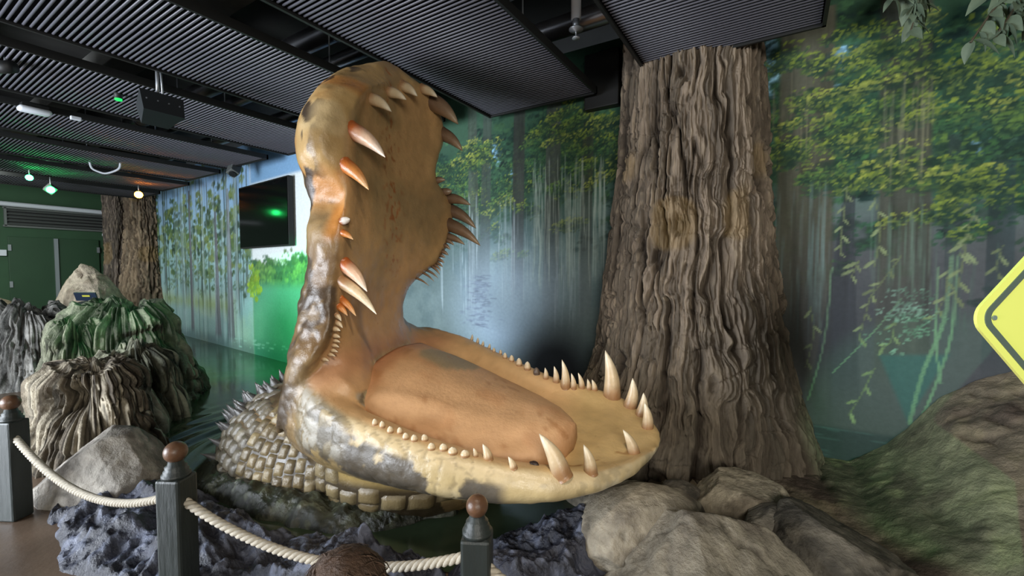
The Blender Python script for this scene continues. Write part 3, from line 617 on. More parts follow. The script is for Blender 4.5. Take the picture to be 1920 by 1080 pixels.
# lower jaw: a, bN, zN, bF, zF, floor depth, bottom z
LJ = [(-.50, -.50, .95, .55, 1.15, .02, .20), (-.25, -.62, .93, .70, 1.12, .06, .20), (.05, -.74, .85, .83, 1.04, .13, .21), (.35, -.82, .775, .85, .97, .16, .24), (.70, -.86, .715, .68, .89, .16, .28),
      (1.0, -.87, .67, .54, .83, .15, .31), (1.3, -.83, .625, .42, .765, .12, .33), (1.55, -.76, .60, .41, .725, .08, .37), (1.75, -.64, .585, .39, .69, .045, .42), (1.9, -.46, .58, .29, .65, .03, .44),
      (2.0, -.27, .585, .13, .62, .015, .50), (2.05, -.14, .58, .02, .60, .0, .54)]
rings = []
for a in np.concatenate([np.linspace(-.27, 1.75, 32), [1.82, 1.88, 1.93, 1.97, 2.01, 2.04, 2.05]]):
    bN, zN, bF, zF, fd, zb = interp(a, LJ); c = (bN+bF)/2; zm = (zN+zF)/2; hN = zN-zb; hF = zF-zb; wdt = bF-bN
    k = min(1, wdt/1.0); lp = .07*k
    P = [(bN, zN), (bN-lp*.75, zN-.25*hN), (bN-lp*.6, zN-.55*hN), (bN+.12*wdt, zb+.14*hN), (c-.2*wdt, zb), (c+.2*wdt, zb), (bF-.12*wdt, zb+.14*hF), (bF+lp*.6, zF-.55*hF), (bF+lp*.75, zF-.22*hF), (bF, zF),
         (bF-.10*wdt, zF-.015), (bF-.20*wdt, zF-fd), (c, zm-fd*1.15), (bN+.20*wdt, zN-fd), (bN+.10*wdt, zN-.015)]
    R = catmull(P, 72, True); rings.append(np.stack([np.full(72, a), R[:, 0], R[:, 1]], 1))
parts = [loft(rings)]
# upper jaw: t, bN, zN, bF, zF, a, thickness
UJ = [(-1.6, -.60, .50, .5, .70, -.34, .16), (-1.0, -.67, .70, .5, .98, -.20, .27), (-.5, -.70, .90, .48, 1.25, -.06, .42), (0, -.70, 1.05, .50, 1.44, .03, .52), (.5, -.65, 1.16, .62, 1.53, .08, .53), (1, -.60, 1.30, .74, 1.62, .10, .50), (2, -.56, 1.45, .93, 1.80, .11, .47), (3, -.55, 1.62, 1.05, 2.02, .12, .43),
      (4, -.555, 1.82, 1.02, 2.26, .12, .40), (4.6, -.53, 1.98, .82, 2.36, .12, .38), (5, -.50, 2.08, .70, 2.43, .12, .42), (5.5, -.50, 2.20, .74, 2.55, .12, .48), (6, -.51, 2.32, .83, 2.72, .12, .52), (7, -.50, 2.52, .88, 2.92, .12, .52), (7.6, -.45, 2.66, .80, 3.03, .12, .48), (8.2, -.36, 2.78, .70, 3.13, .12, .42),
      (8.7, -.22, 2.88, .56, 3.16, .11, .33), (9, -.06, 2.96, .44, 3.155, .09, .2), (9.2, .08, 3.02, .32, 3.13, .06, .08)]
rings = []
for t in np.concatenate([np.linspace(-1.6, 7.6, 48), np.linspace(7.7, 9.2, 14)]):
    bN, zN, bF, zF, a0, tk = interp(t, UJ); pn = np.array([a0, bN, zN]); pf = np.array([a0, bF, zF]); d = pf-pn
    up_ = np.array([0, -d[2], d[1]]); up_ /= np.linalg.norm(up_)
    bul = .07*sst(5.2, 6.2, t)+.02-.06*math.exp(-((t-4.75)/.38)**2)
    ring = [(0, 0), (-bul, -.18), (-bul*.8, -.55), (.04, -.86), (.22, -1.05), (.5, -1.18), (.78, -1.05), (.96, -.86), (1+bul*.8, -.55), (1+bul, -.18), (1, 0), (.93, .01), (.84, -.07), (.66, -.13), (.5, -.15), (.34, -.13), (.16, -.07), (.07, .01)]
    R = catmull(ring, 72, True); rise = np.clip(.14*sst(6.8, 9.0, t), 0, 1)
    kk = .50-.42*sst(-.3, 1.8, t); Q = pn+R[:, :1]*d+np.stack([R[:, 1]*tk*(1-kk*np.clip(1-R[:, 0], 0, 1)**1.6), 0*R[:, 0], 0*R[:, 0]], 1)+np.clip(-R[:, 1:2], 0, 1.2)*rise*up_
    rings.append(Q)
parts.append(loft(rings))
# back of the mouth, throat and neck as ellipsoids
def ellip(c, r, n=40, m=28, pw=1.0):
    u = np.linspace(0, 2*math.pi, n, endpoint=False); v = np.linspace(.02, math.pi-.02, m)
    return loft([np.stack([c[0]+r[0]*math.sin(q)*np.cos(u), c[1]+r[1]*math.sin(q)*np.sin(u), np.full(n, c[2]+r[2]*math.cos(q))], 1) for q in v])
DC = np.array([-.52, .12, .0]); DR = np.array([1.05, .70, .72])
parts += [ellip((-.30, .06, .93), (.40, .50, .36)), ellip(DC, DR), ellip((-1.0, .25, -.1), (.75, .55, .52)), ellip((-.46, .34, 1.06), (.44, .40, .36)), ellip((.25, -.05, .22), (.75, .55, .38)), ellip((.02, -.46, .82), (.30, .26, .17)), ellip((-.08, -.34, .94), (.26, .28, .24))]
mbv = []; mbf = []; k0 = 0
for V, Fc in parts:
    V, Fc = fix_normals(V, Fc); mbv.append(V); mbf += [[i+k0 for i in q] for q in Fc]; k0 += len(V)
tmp = obj('tmp', wor(np.concatenate(mbv)), mbf)
rm = tmp.modifiers.new('r', 'REMESH'); rm.mode = 'VOXEL'; rm.voxel_size = .0165
sm = tmp.modifiers.new('s', 'SMOOTH'); sm.iterations = 22; sm.factor = .6
dg = bpy.context.evaluated_depsgraph_get(); me = bpy.data.meshes.new_from_object(tmp.evaluated_get(dg)); bpy.data.objects.remove(tmp)
nv = len(me.vertices); V = np.zeros(nv*3, np.float32); me.vertices.foreach_get('co', V); V = V.reshape(-1, 3).astype(float)
Nn = np.zeros(nv*3, np.float32); me.vertices.foreach_get('normal', Nn); Nn = Nn.reshape(-1, 3).astype(float)
Lc = loc(V); Na = Nn@CA; Nb = Nn@CB; Nz = Nn[:, 2]
a_, b_, z_ = Lc[:, 0], Lc[:, 1], Lc[:, 2]
# palate / mouth mask
tt = np.array([q[0] for q in UJ]); 
zmid = np.array([(q[2]+q[4])/2 for q in UJ]); bNz = np.interp(z_-.2*(b_-.2)*1.0, zmid, [q[1] for q in UJ]); bFz = np.interp(z_-.2*(b_-.2), zmid, [q[3] for q in UJ]); aUz = np.interp(z_, zmid, [q[5] for q in UJ])
slope = .38
zt_ = z_-slope*(b_-.2)
bNz = np.interp(zt_, zmid, [q[1] for q in UJ]); bFz = np.interp(zt_, zmid, [q[3] for q in UJ]); tkz = np.interp(zt_, zmid, [q[6] for q in UJ])
upper = sst(.95, 1.12, z_+.0*b_)*(a_ < .35)
inP = upper*sst(.2, .55, Na)*sst(-.02, .05, b_-bNz)*sst(-.02, .05, bFz-b_)*(a_ > -.3)
bNl = np.interp(a_, [q[0] for q in LJ], [q[1] for q in LJ]); bFl = np.interp(a_, [q[0] for q in LJ], [q[3] for q in LJ]); zNl = np.interp(a_, [q[0] for q in LJ], [q[2] for q in LJ])
inL = (1-upper)*(a_ > -.35)*sst(.0, .35, Nz)*sst(-.01, .05, b_-bNl)*sst(-.01, .05, bFl-b_)*(z_ > .45)
inside = np.clip(inP+inL, 0, 1)
# relief: lumps on the outside of the upper jaw, wrinkles, cracked scales on the lower cheek
lump = fbm(Lc*np.array([7, 7, 7]), 3, 41)-.5; f1, f2, cid = cell(Lc*np.array([11, 11, 11]), 3)
outU = upper*(1-inside)
# smooth the inside of the mouth so palate, throat and floor flow into each other
ed_ = np.zeros(len(me.edges)*2, np.int32); me.edges.foreach_get('vertices', ed_); ed_ = ed_.reshape(-1, 2)
soft = sst(-.62, -.5, b_)*(1-sst(.62, .8, b_))*sst(-.45, -.3, a_)*(1-sst(.30, .5, a_))*sst(.62, .72, z_)*(1-sst(1.45, 1.75, z_))*sst(-.1, .3, np.maximum(Na, Nz))
idx = np.where(soft > .01)[0]; remap = -np.ones(nv, np.int64); near_e = ed_[(soft[ed_] > .01).any(1)]
ui = np.unique(near_e); remap[ui] = np.arange(len(ui)); e0, e1 = remap[near_e[:, 0]], remap[near_e[:, 1]]; P_ = V[ui].copy(); wS = soft[ui][:, None]
cnt = np.maximum(1, np.bincount(e0, minlength=len(ui))+np.bincount(e1, minlength=len(ui)))[:, None]
for _ in range(260):
    av = np.stack([np.bincount(e0, P_[e1, k], len(ui))+np.bincount(e1, P_[e0, k], len(ui)) for k in range(3)], 1)/cnt
    P_ = P_+(av-P_)*wS*.9
V[ui] = P_; Lc = loc(V); a_, b_, z_ = Lc[:, 0], Lc[:, 1], Lc[:, 2]
D = outU*sst(2.2, 2.5, zt_)*.05*(fbm(Lc*3.2, 2, 23)-.5)+outU*(.030*lump*(1-.4*sst(2.3, 2.6, zt_))+.020*(.45-f1)*(1-sst(1.95, 2.2, zt_))*sst(.35, .6, fbm(Lc*3, 2, 12)+.1))
cheek = (1-upper)*(1-inside)*sst(-.6, -.3, a_)*(1-sst(1.05, 1.5, a_))*sst(.3, .4, z_)
D += cheek*(1-.8*sst(.9, 1.2, a_))*(.005*sst(.02, .16, f2-f1)-.004)
wr = np.sin((a_*.8+z_*1.3)*46+5*fbm(Lc*4, 2, 9))*np.exp(-((a_-.1)/.22)**2)*np.exp(-((z_-.9)/.16)**2)*np.exp(-((np.abs(b_)-.38)/.28)**2); D += .005*wr*inside
D += .008*(fbm(Lc*14, 3, 77)-.5)
V = V+Nn*D[:, None]
C = np.zeros((nv, 3)); n5 = fbm(Lc*5, 4, 55); n12 = fbm(Lc*13, 4, 66); n3 = fbm(Lc*2.4, 4, 57)
C[:] = s2l((150, 124, 84))
C = mixc(C, (112, 92, 64), sst(.45, .62, n5)*.7)
snout = outU*sst(2.2, 2.36, zt_); C = mixc(C, (178, 146, 96), snout); C = mixc(C, (186, 122, 56), snout*sst(.5, .66, n3)*.75); C = mixc(C, (196, 176, 136), snout*sst(.55, .7, fbm(Lc*3.1, 3, 91))*.5)
lipo = outU*(1-sst(2.24, 2.34, zt_))*sst(2.03, 2.12, zt_)*(b_ < .2)*sst(-.02, .06, a_); C = mixc(C, (184, 122, 58), lipo*.9)
mid_o = outU*(1-sst(1.95, 2.2, zt_)); C = mixc(C, (108, 84, 54), mid_o); C = mixc(C, (62, 50, 38), mid_o*sst(.5, .62, n5)*.85); C = mixc(C, (150, 122, 78), mid_o*sst(.56, .7, n12)*.4)
backU = outU*sst(.30, .42, -(a_-.12))*sst(.35, .6, n5+.25*sst(.3, .6, -(a_-.1))); C = mixc(C, (70, 58, 46), backU*.85)
spotm = outU*sst(.60, .64, fbm(Lc*np.array([9, 9, 5]), 2, 15))*sst(2.1, 2.3, zt_)*sst(.05, .25, -(a_-.12)); C = mixc(C, (46, 38, 34), spotm*.95)
groove = upper*inside*np.exp(-((b_-bNz-.04)/.045)**2)*(1-sst(2.12, 2.25, zt_))*sst(1.45, 1.6, zt_); 
loO = (1-upper)*(1-inside)*sst(-.06, .16, a_)*sst(.1, .25, z_); C = mixc(C, (146, 124, 84), loO); C = mixc(C, (190, 170, 126), loO*sst(.25, .6, a_)); C = mixc(C, (208, 196, 168), loO*sst(.9, 1.4, a_)*sst(.45, .6, n5)); C = mixc(C, (170, 146, 92), loO*(1-sst(.3, .42, z_))*.8)
lipz = loO*sst(-.10, .0, z_-zNl); C = mixc(C, (210, 190, 152), lipz*.7)
patch = (1-upper)*(1-inside)*(b_ < 0)*sst(-.15, .1, a_)*(1-sst(1.28, 1.36, a_))*sst(.42, .46, z_-.03*np.sin(a_*7)+.06*(a_-.7))*(1-sst(-.09, -.05, z_-zNl))*sst(.44, .48, fbm(Lc*np.array([6, 6, 8]), 4, 19)-.08*sst(.7, 1.25, a_)+.12)
C = mixc(C, (74, 70, 66), patch*.92)
chk = (1-upper)*(1-inside)*(1-sst(.30, .45, a_))*sst(-.12, .0, a_)*sst(.42, .52, -b_)*sst(.5, .6, z_)*(1-sst(.86, .95, z_)); C = mixc(C, (146, 132, 98), chk*.6); C = mixc(C, (160, 156, 146), chk*(cid > .70)*sst(.03, .1, f2-f1)*.75); C = mixc(C, (82, 80, 76), chk*(cid < .3)*.6)
C = mixc(C, (88, 76, 56), cheek*(1-sst(.02, .1, f2-f1))*.4)
dk = sst(.62, .66, fbm(Lc*np.array([16, 16, 16]), 2, 33))*loO*sst(1.2, 1.5, a_)*.7; C = mixc(C, (84, 78, 60), dk*.4)
C = mixc(C, (176, 142, 96), inP); C = mixc(C, (190, 150, 102), inP*sst(.5, .65, n3)*.7); C = mixc(C, (150, 126, 88), inP*(1-sst(.36, .5, n3))*.6)
C = mixc(C, (112, 88, 62), groove*.75)
rust = inP*np.exp(-((b_-.12)/.13)**2)*sst(.64, .69, fbm(Lc*np.array([30, 30, 24]), 2, 88))*sst(1.5, 1.7, z_); C = mixc(C, (150, 86, 40), rust*.85)
C = mixc(C, (208, 170, 122), inL*sst(-.1, .3, a_)); C = mixc(C, (200, 172, 118), inL*sst(1.3, 1.6, a_)*.8); C = mixc(C, (182, 142, 106), inL*(1-sst(-.2, .2, a_))*.9)
brn = inL*sst(.55, .62, n3)*sst(.70, .73, fbm(Lc*np.array([16, 26, 16]), 2, 71))*sst(1.35, 1.5, a_); C = mixc(C, (150, 108, 60), brn*.8)
thr = inside*np.exp(-((a_-.12)/.22)**2)*np.exp(-((z_-.98)/.16)**2); C = mixc(C, (158, 100, 74), thr*.55)
neck = (1-upper)*(1-inside)*(1-sst(.25, .42, z_-.1*(a_ < -.2)))*(a_ < .75)*(1-sst(.22, .3, z_)*(a_ > .1)); C = mixc(C, (66, 56, 40), neck)
flap = (1-sst(.85, 1.15, z_))*(a_ < -.05)*(b_ < .2)*(1-neck)*(1-chk)*sst(.45, .6, z_)*(1-sst(-.22, -.06, a_)); C = mixc(C, (96, 78, 54), flap*.8); C = mixc(C, (58, 48, 38), flap*sst(.45, .6, n5)*.8)
me.vertices.foreach_set('co', V.astype(np.float32).ravel()); me.update()
me.polygons.foreach_set('use_smooth', np.ones(len(me.polygons), bool)); me.materials.clear(); me.materials.append(M_skin); set_paint(me, C)
croc = empty('crocodile', CO, 0)
tag(croc, 'giant tan crocodile sculpture with wide open toothed jaws rising from the pond', 'crocodile')
skin = bpy.data.objects.new('skin', me); link(skin, croc); me.transform(Matrix.Translation(Vector(-CO)))
BV = BVHTree.FromPolygons([tuple(v) for v in V], [tuple(p.vertices) for p in me.polygons])

# tongue
def tongue():
    T = [(.12, .0, .50, .93, .10), (.25, -.02, .52, .905, .18), (.45, -.07, .56, .85, .19), (.7, -.13, .55, .785, .17), (1.0, -.19, .49, .72, .145), (1.25, -.23, .40, .68, .12), (1.42, -.27, .29, .665, .12), (1.52, -.29, .17, .65, .09), (1.565, -.29, .07, .645, .05)]
    rings = []
    for a in np.concatenate([np.linspace(.12, 1.42, 40), np.linspace(1.44, 1.565, 10)]):
        c, wd, z, h = interp(a, T); u = np.linspace(0, 2*math.pi, 64, endpoint=False)
        cb = np.cos(u); sb = np.sin(u); bb = c+wd*np.sign(cb)*np.abs(cb)**.85; zz = z-h*.75+h*np.sign(sb)*np.abs(sb)**.8+.135*(bb-c)*.9
        zz = zz+.03*np.exp(-((bb-c)/(wd*.6))**2)*(sb > 0)
        rings.append(np.stack([np.full(64, a), bb, zz], 1))
    V, Fc = loft(rings); V, Fc = fix_normals(V, Fc)
    L = V; n = fbm(L*5, 4, 14); groove = .012*np.sin((L[:, 1]-.1*L[:, 0])*24+4*fbm(L*3, 2, 8))*np.exp(-((L[:, 1]+.55)/.2)**2)
    V = V+np.array([0, 0, 1])*(groove+.012*(fbm(L*3, 3, 4)-.5))[:, None]
    C = np.zeros((len(V), 3)); C[:] = s2l((202, 160, 118)); C = mixc(C, (186, 138, 96), sst(.45, .65, n)*.6)
    gp = np.exp(-(((L[:, 0]-.52)/.24)**2+((L[:, 1]-.18)/.26)**2)); C = mixc(C, (142, 130, 100), sst(.38, .5, gp+.25*(n-.5))*.8)
    C = mixc(C, (172, 112, 78), (1-sst(.12, .34, L[:, 0]))*.7); C = mixc(C, (160, 112, 70), sst(.73, .76, fbm(L*np.array([9, 20, 9]), 2, 5))*.6)
    o = obj('tongue', wor(V)-CO, Fc, M_tongue, croc, True, C); o['label'] = 'thick orange-tan tongue with a grey worn patch'
tongue()

# teeth: pixel of the base, pixel of the tip, width in pixels, tone
def z7(x, y): return (800+x/2.7, 560+y/2.7)
def z6(x, y): return (400+x/2.25, 600+y/2.25)
def z4(x, y): return (500+x/2.7, 80+y/2.7)
def z5(x, y): return (500+x/3, 400+y/3)
TE = []
def te(row, zf, b, t, wd, tone): TE.append((row, zf(*b), zf(*t), wd/(2.25 if zf is z6 else 3.0 if zf is z5 else 2.7), tone))
for b in [(232, 200), (260, 216), (287, 233), (320, 247), (341, 268), (375, 278)]: te('L', z7, b, (b[0]-1, b[1]-20), 18, 'cream')
for b, t, q in [((397, 300), (396, 273), 24), ((430, 315), (430, 285), 28), ((468, 337), (467, 300), 34), ((510, 357), (510, 318), 36), ((557, 380), (555, 348), 36), ((603, 403), (599, 349), 30), ((655, 420), (645, 342), 36), ((702, 446), (685, 309), 50), ((743, 452), (732, 377), 34), ((785, 450), (767, 375), 34), ((820, 458), (814, 406), 28), ((849, 462), (837, 409), 34),
                ((937, 492), (904, 262), 90), ((1030, 546), (1043, 402), 70), ((1086, 587), (1098, 476), 60), ((1118, 652), (1103, 524), 60), ((1050, 780), (994, 663), 62), ((830, 874), (795, 739), 72), ((682, 884), (570, 684), 104), ((440, 857), (413, 799), 42), ((312, 810), (284, 735), 52), ((247, 797), (238, 756), 30)]:
    te('L', z7, b, t, q, 'dark' if b == (557, 380) else 'cream')
for b, q in [((682, 440), 26), ((713, 450), 26), ((747, 472), 30), ((787, 476), 26), ((812, 499), 30), ((848, 507), 32), ((891, 506), 34), ((921, 542), 36), ((971, 545), 38), ((1010, 560), 44), ((1062, 572), 42)]:
    te('L', z6, b, (b[0]-2, b[1]-24), q, 'cream')
for b, t, q, tn in [((530, 285), (632, 350), 64, 'cream'), ((620, 250), (707, 290), 58, 'cream'), ((690, 220), (763, 272), 56, 'cream'), ((790, 235), (865, 277), 50, 'cream'), ((845, 305), (970, 413), 88, 'brown'), ((895, 465), (992, 548), 68, 'brown'), ((440, 450), (600, 580), 92, 'rust'), ((405, 625), (517, 745), 78, 'orange'), ((383, 905), (422, 893), 42, 'white'), ((388, 965), (438, 996), 38, 'orange')]:
    te('U', z4, b, t, q, tn)
for b, t, q, tn in [((445, 295), (565, 440), 84, 'rust'), ((430, 390), (618, 568), 76, 'cream'), ((425, 490), (503, 578), 46, 'orange'), ((408, 527), (455, 576), 42, 'orange'), ((392, 572), (420, 605), 34, 'cream'), ((393, 612), (428, 645), 34, 'cream'), ((378, 650), (400, 668), 32, 'cream'), ((378, 688), (400, 705), 30, 'cream'), ((378, 715), (395, 728), 24, 'cream'), ((372, 742), (388, 758), 24, 'cream'), ((365, 770), (382, 784), 24, 'cream'), ((350, 793), (368, 804), 22, 'cream'), ((315, 820), (328, 842), 24, 'cream'),
                    ((1018, 153), (1055, 180), 26, 'brown'), ((1003, 180), (1033, 204), 26, 'brown'), ((988, 215), (1023, 236), 26, 'brown'), ((980, 238), (1005, 249), 22, 'brown'), ((977, 262), (1000, 279), 22, 'brown'), ((973, 290), (992, 303), 20, 'brown'), ((965, 312), (980, 322), 18, 'brown'), ((958, 332), (975, 346), 18, 'brown'), ((950, 355), (965, 366), 16, 'brown'), ((930, 378), (944, 386), 14, 'brown'), ((905, 402), (915, 410), 14, 'brown')]:
    te('U', z5, b, t, q, tn)
for b, t, q, tn in [((872, 690), (905, 695), 38, 'brown'), ((905, 740), (938, 752), 40, 'brown'), ((925, 785), (1033, 822), 56, 'brown'), ((945, 850), (1060, 940), 66, 'brown'), ((930, 925), (1082, 1028), 68, 'brown'), ((925, 985), (1003, 1023), 40, 'brown')]:
    te('U', z4, b, t, q, tn)
TONE = {'cream': ((150, 112, 76), (206, 184, 148), (226, 214, 188)), 'brown': ((96, 74, 56), (128, 104, 82), (168, 148, 122)), 'rust': ((168, 88, 40), (216, 180, 150), (232, 214, 196)), 'orange': ((176, 96, 40), (196, 128, 66), (214, 170, 120)), 'white': ((150, 90, 50), (220, 214, 206), (226, 222, 214)), 'dark': ((86, 70, 58), (92, 78, 66), (110, 96, 84))}
def make_tooth(base, tip, r, tone):
    ax = tip-base; L = np.linalg.norm(ax); R = Rfrom(ax, CA+np.array([0, 0, .2])); V = []
    n = 14; m = 12; an = np.arange(n)*2*math.pi/n
    blunt = L < r*2.6
    for k in range(m):
        s = -.15+1.15*k/(m-1); q = max(0, s)
        rr = r*(1-q**(2.2 if blunt else 1.5))**(.62 if blunt else .8)*(1 if s >= 0 else .97)
        rr = max(rr, r*.03); bend = .06*L*math.sin(q*math.pi)*(0 if blunt else 1)
        V.append(np.stack([rr*np.cos(an)+bend, rr*np.sin(an)*.92, np.full(n, s*L)], 1))
    V = np.concatenate(V); Fc = [tuple(q) for q in grid_faces(m, n, False, True)[:, ::-1]]+[tuple(range(n)), tuple((m-1)*n+k for k in reversed(range(n)))]
    s = V[:, 2]/L; c0, c1, c2 = TONE[tone]; C = np.zeros((len(V), 3)); C[:] = s2l(c0); C = mixc(C, c1, sst(-.02, .4, s+.12*(vnoise(V*30+base*9, 3)-.5))); C = mixc(C, c2, sst(.45, .95, s))
    o = obj('tooth', V, [q[::-1] for q in Fc], M_tooth, croc, True, C)
    o.matrix_local = Matrix.Translation(Vector(base-CO)) @ Matrix(R.tolist()).to_4x4()
    return o
pU = wor(np.array([.12, 0, 2.0]))
for row, bp, tp, wd, tone in TE:
    guess = plane_hit(bp[0], bp[1], pU, CA) if row == 'U' else plane_hit(bp[0], bp[1], pN, nL)
    d = Vector(ray(*bp)); hit = BV.ray_cast(Vector(cam), d.normalized())
    if hit[0] is not None and (hit[0]-Vector(guess)).length < .30: base = np.array(hit[0])
    else:
        q = BV.find_nearest(Vector(guess)); base = np.array(q[0])
    lb = loc(base)
    tip = plane_hit(tp[0], tp[1], wor(np.array([0, lb[1], 0])), CB); lt_ = loc(tip)
    if row == 'U' and lt_[0]-lb[0] < .03: tip = base+(CA*.05-np.array([0, 0, .01]))
    if row == 'L' and tip[2]-base[2] < .025: tip = base+np.array([0, 0, .04])
    dep = (base-cam)@fwd; r = wd*dep/F/2
    if np.linalg.norm(tip-base) > .5: tip = base+(tip-base)/np.linalg.norm(tip-base)*.3
    o = make_tooth(base, tip, r, tone)
    if bp == z7(682, 884): o['label'] = 'largest near tooth with a chipped grey tip'
# two dark broken sockets
for px in (z7(545, 838), z7(590, 826)):
    h = BV.ray_cast(Vector(cam), Vector(ray(*px)).normalized())
    if h[0] is not None:
        u, v = np.meshgrid(np.linspace(0, 2*math.pi, 12, endpoint=False), np.linspace(.1, math.pi-.1, 7), indexing='ij')
        sV = np.stack([.027*np.sin(v)*np.cos(u), .022*np.sin(v)*np.sin(u), .016*np.cos(v)], -1).reshape(-1, 3)*(1+.5*(vnoise(RNG.uniform(0, 9, (84, 3)))-.5))[:, None]
        o = obj('broken_tooth', sV, grid_faces(12, 7, True, False), mat('socket_dark', (48, 34, 30), rough=.5), croc); o.location = Vector(h[0])-Vector(CO); o['label'] = 'dark broken tooth stump'

# scales on the neck: rows and columns over the dome, each plate a piece of its own
def dome(u, v, off=0.0):
    # u around (radians, 180 = towards the tail), v height angle
    r = DR+off
    return np.stack([DC[0]+r[0]*np.cos(v)*np.cos(u), DC[1]+r[1]*np.cos(v)*np.sin(u), DC[2]+r[2]*np.sin(v)], -1)
cols_ = np.radians(np.linspace(196, 345, 23)); zrow = np.linspace(.0, .66, 8); FC = np.array([-.40, .15, .0])
def on_skin(u, z):
    d = np.array([math.cos(u), math.sin(u), 0.0]); tilt = .55*z
    o_ = wor(np.array([FC[0], FC[1], z*.8])+d*2.4+np.array([0, 0, tilt*1.6])); e_ = wor(np.array([FC[0], FC[1], z*.8]))
    h = BV.ray_cast(Vector(o_), Vector(e_-o_).normalized())
    return h if h[0] is not None else None
for i in range(len(cols_)-1):
    for j in range(len(zrow)-1):
        u0, u1 = cols_[i], cols_[i+1]; off = .02*math.sin(i*2.3)+RNG.uniform(-.006, .006); v0, v1 = zrow[j]+off, zrow[j+1]+off
        nS = 7; P = np.zeros((nS, nS, 3)); NN = np.zeros((nS, nS, 3)); ok = True; S = np.linspace(0, 1, nS); gap = .012
        for p_ in range(nS):
            for q_ in range(nS):
                h = on_skin(u0+(u1-u0)*(gap+(1-2*gap)*S[p_]), v0+(v1-v0)*(gap+(1-2*gap)*S[q_]))
                if h is None: ok = False; break
                P[p_, q_] = h[0]; NN[p_, q_] = h[1]
            if not ok: break
        if not ok: continue
        L4 = loc(P); jaw_line = np.interp(L4[2, 2, 0], [-1.0, -.75, -.4, 0, .4, .8], [.62, .56, .46, .36, .27, .22])
        if L4[..., 2].max() > jaw_line+.05 or NN[..., 2].min() < -.75: continue
        ex = max(np.linalg.norm(P[0, 0]-P[-1, -1]), np.linalg.norm(P[0, -1]-P[-1, 0]))
        if ex > .25 or ex < .05: continue
        U, W_ = np.meshgrid(S, S, indexing='ij'); ed = np.minimum(np.minimum(U, 1-U), np.minimum(W_, 1-W_)); e = sst(0, .22, ed)
        P = P+NN*(-.003+.020*e+.005*(vnoise(P*40, 2)-.5))[..., None]
        tone = np.array([(126, 110, 78), (142, 126, 92), (116, 102, 74)][RNG.randint(3)])
        if math.degrees(u0) < 232: tone = tone*.6+np.array([84, 88, 96])*.4
        C = np.zeros((nS*nS, 3)); C[:] = s2l(tone*RNG.uniform(.86, 1.1)); C = mixc(C, (66, 58, 42), (1-e.ravel())*.55)
        obj('scale', P.reshape(-1, 3)-CO, grid_faces(nS, nS), M_scale, croc, True, C)
# raised scutes along the back
for k in range(46):
    u = math.radians(RNG.uniform(178, 226)); v = math.radians(RNG.uniform(6, 60)); P = dome(np.array(u), np.array(v)); nrm = (P-DC)/DR**2; nrm /= np.linalg.norm(nrm)
    wp = wor(P); wn = nrm[0]*CA+nrm[1]*CB+np.array([0, 0, nrm[2]]); h = RNG.uniform(.06, .12)
    Vv = []; n = 8
    for s, r in [(-.3, 1.0), (.1, .9), (.5, .5), (.8, .2), (1.0, .05)]:
        an = np.arange(n)*2*math.pi/n; Vv.append(np.stack([.055*r*np.cos(an)+.03*max(0, s), .03*r*np.sin(an), np.full(n, s*h)], 1))
    o = obj('scute', np.concatenate(Vv), [tuple(q) for q in grid_faces(5, n, False, True)]+[tuple(4*n+q for q in range(n))], M_scale, croc, True, np.tile(s2l((92, 90, 88)), (5*n, 1)))
    o.matrix_local = Matrix.Translation(Vector(wp-CO)) @ Matrix(Rfrom(wn+np.array([0, 0, .5]), -CA).tolist()).to_4x4()

# ------------------------------------------------------------------ rocks
ICO = {}
def ico(n):
    if n not in ICO:
        bm = bmesh.new(); bmesh.ops.create_icosphere(bm, subdivisions=n, radius=1.0); bm.verts.ensure_lookup_table()
        ICO[n] = (np.array([v.co[:] for v in bm.verts]), np.array([[v.index for v in q.verts] for q in bm.faces])); bm.free()
    return ICO[n]
def boulder(name, c, r, seed, label, cols=((150, 142, 128), (108, 100, 90)), rough=.12, facets=7, fine=.035, rot=0.0, sub=6, ground=0.0, mt=None, crack=.0, group=None, vgroove=0.0, cat='rock', planes=None, hs=None):
    V, Fc = ico(sub); V = V.copy(); rs = np.random.RandomState(seed)
    pl = planes or [(lambda d: d/np.linalg.norm(d))(rs.normal(0, 1, 3)*np.array([1, 1, .8])) for _ in range(facets)]
    hs = hs or rs.uniform(.62, .9, len(pl))
    for d, h in zip(pl, hs):
        ex = np.maximum(0, V@d-h); V = V-ex[:, None]*d/(d@d)*.94
    n = fbm(V*1.6+seed*3.7, 4, seed)-.5; n2 = fbm(V*6+seed, 4, seed+5)-.5; rg = ridged(V*2.2+seed*1.3, 4, seed+9)
    ck = np.clip((rg-.80)/.2, 0, 1)
    rad = V/np.linalg.norm(V, axis=1)[:, None]
    V = V+rad*(rough*2.2*n+fine*2*n2-crack*ck)[:, None]
    if vgroove:
        an = np.arctan2(V[:, 1], V[:, 0]); g = fbm(np.stack([np.cos(an)*5+n*1.5, np.sin(an)*5, V[:, 2]*.7], -1), 3, seed+20); g = np.abs(2*g-1)
        V = V+np.stack([rad[:, 0], rad[:, 1], 0*rad[:, 0]], 1)*(vgroove*(g-.3))[:, None]
    nn = n2+.0; P = (V*np.array(r)) @ Rz(rot).T
    P = P+np.array([c[0], c[1], c[2]])
    P[:, 2] = np.maximum(P[:, 2], ground-.05)
    C = np.zeros((len(P), 3)); C[:] = s2l(cols[0]); C = mixc(C, cols[1], sst(-.08, .12, n)); C = mixc(C, np.array(cols[1])*.55, ck*(.8 if crack else .3)); C = mixc(C, np.array(cols[0])*1.12, sst(.05, .2, n2)*.6)
    ctr = np.array([c[0], c[1], ground])
    o = obj(name, P-ctr, Fc, mt or M_rock, None, True, C); o.location = ctr
    return tag(o, label, cat, group)
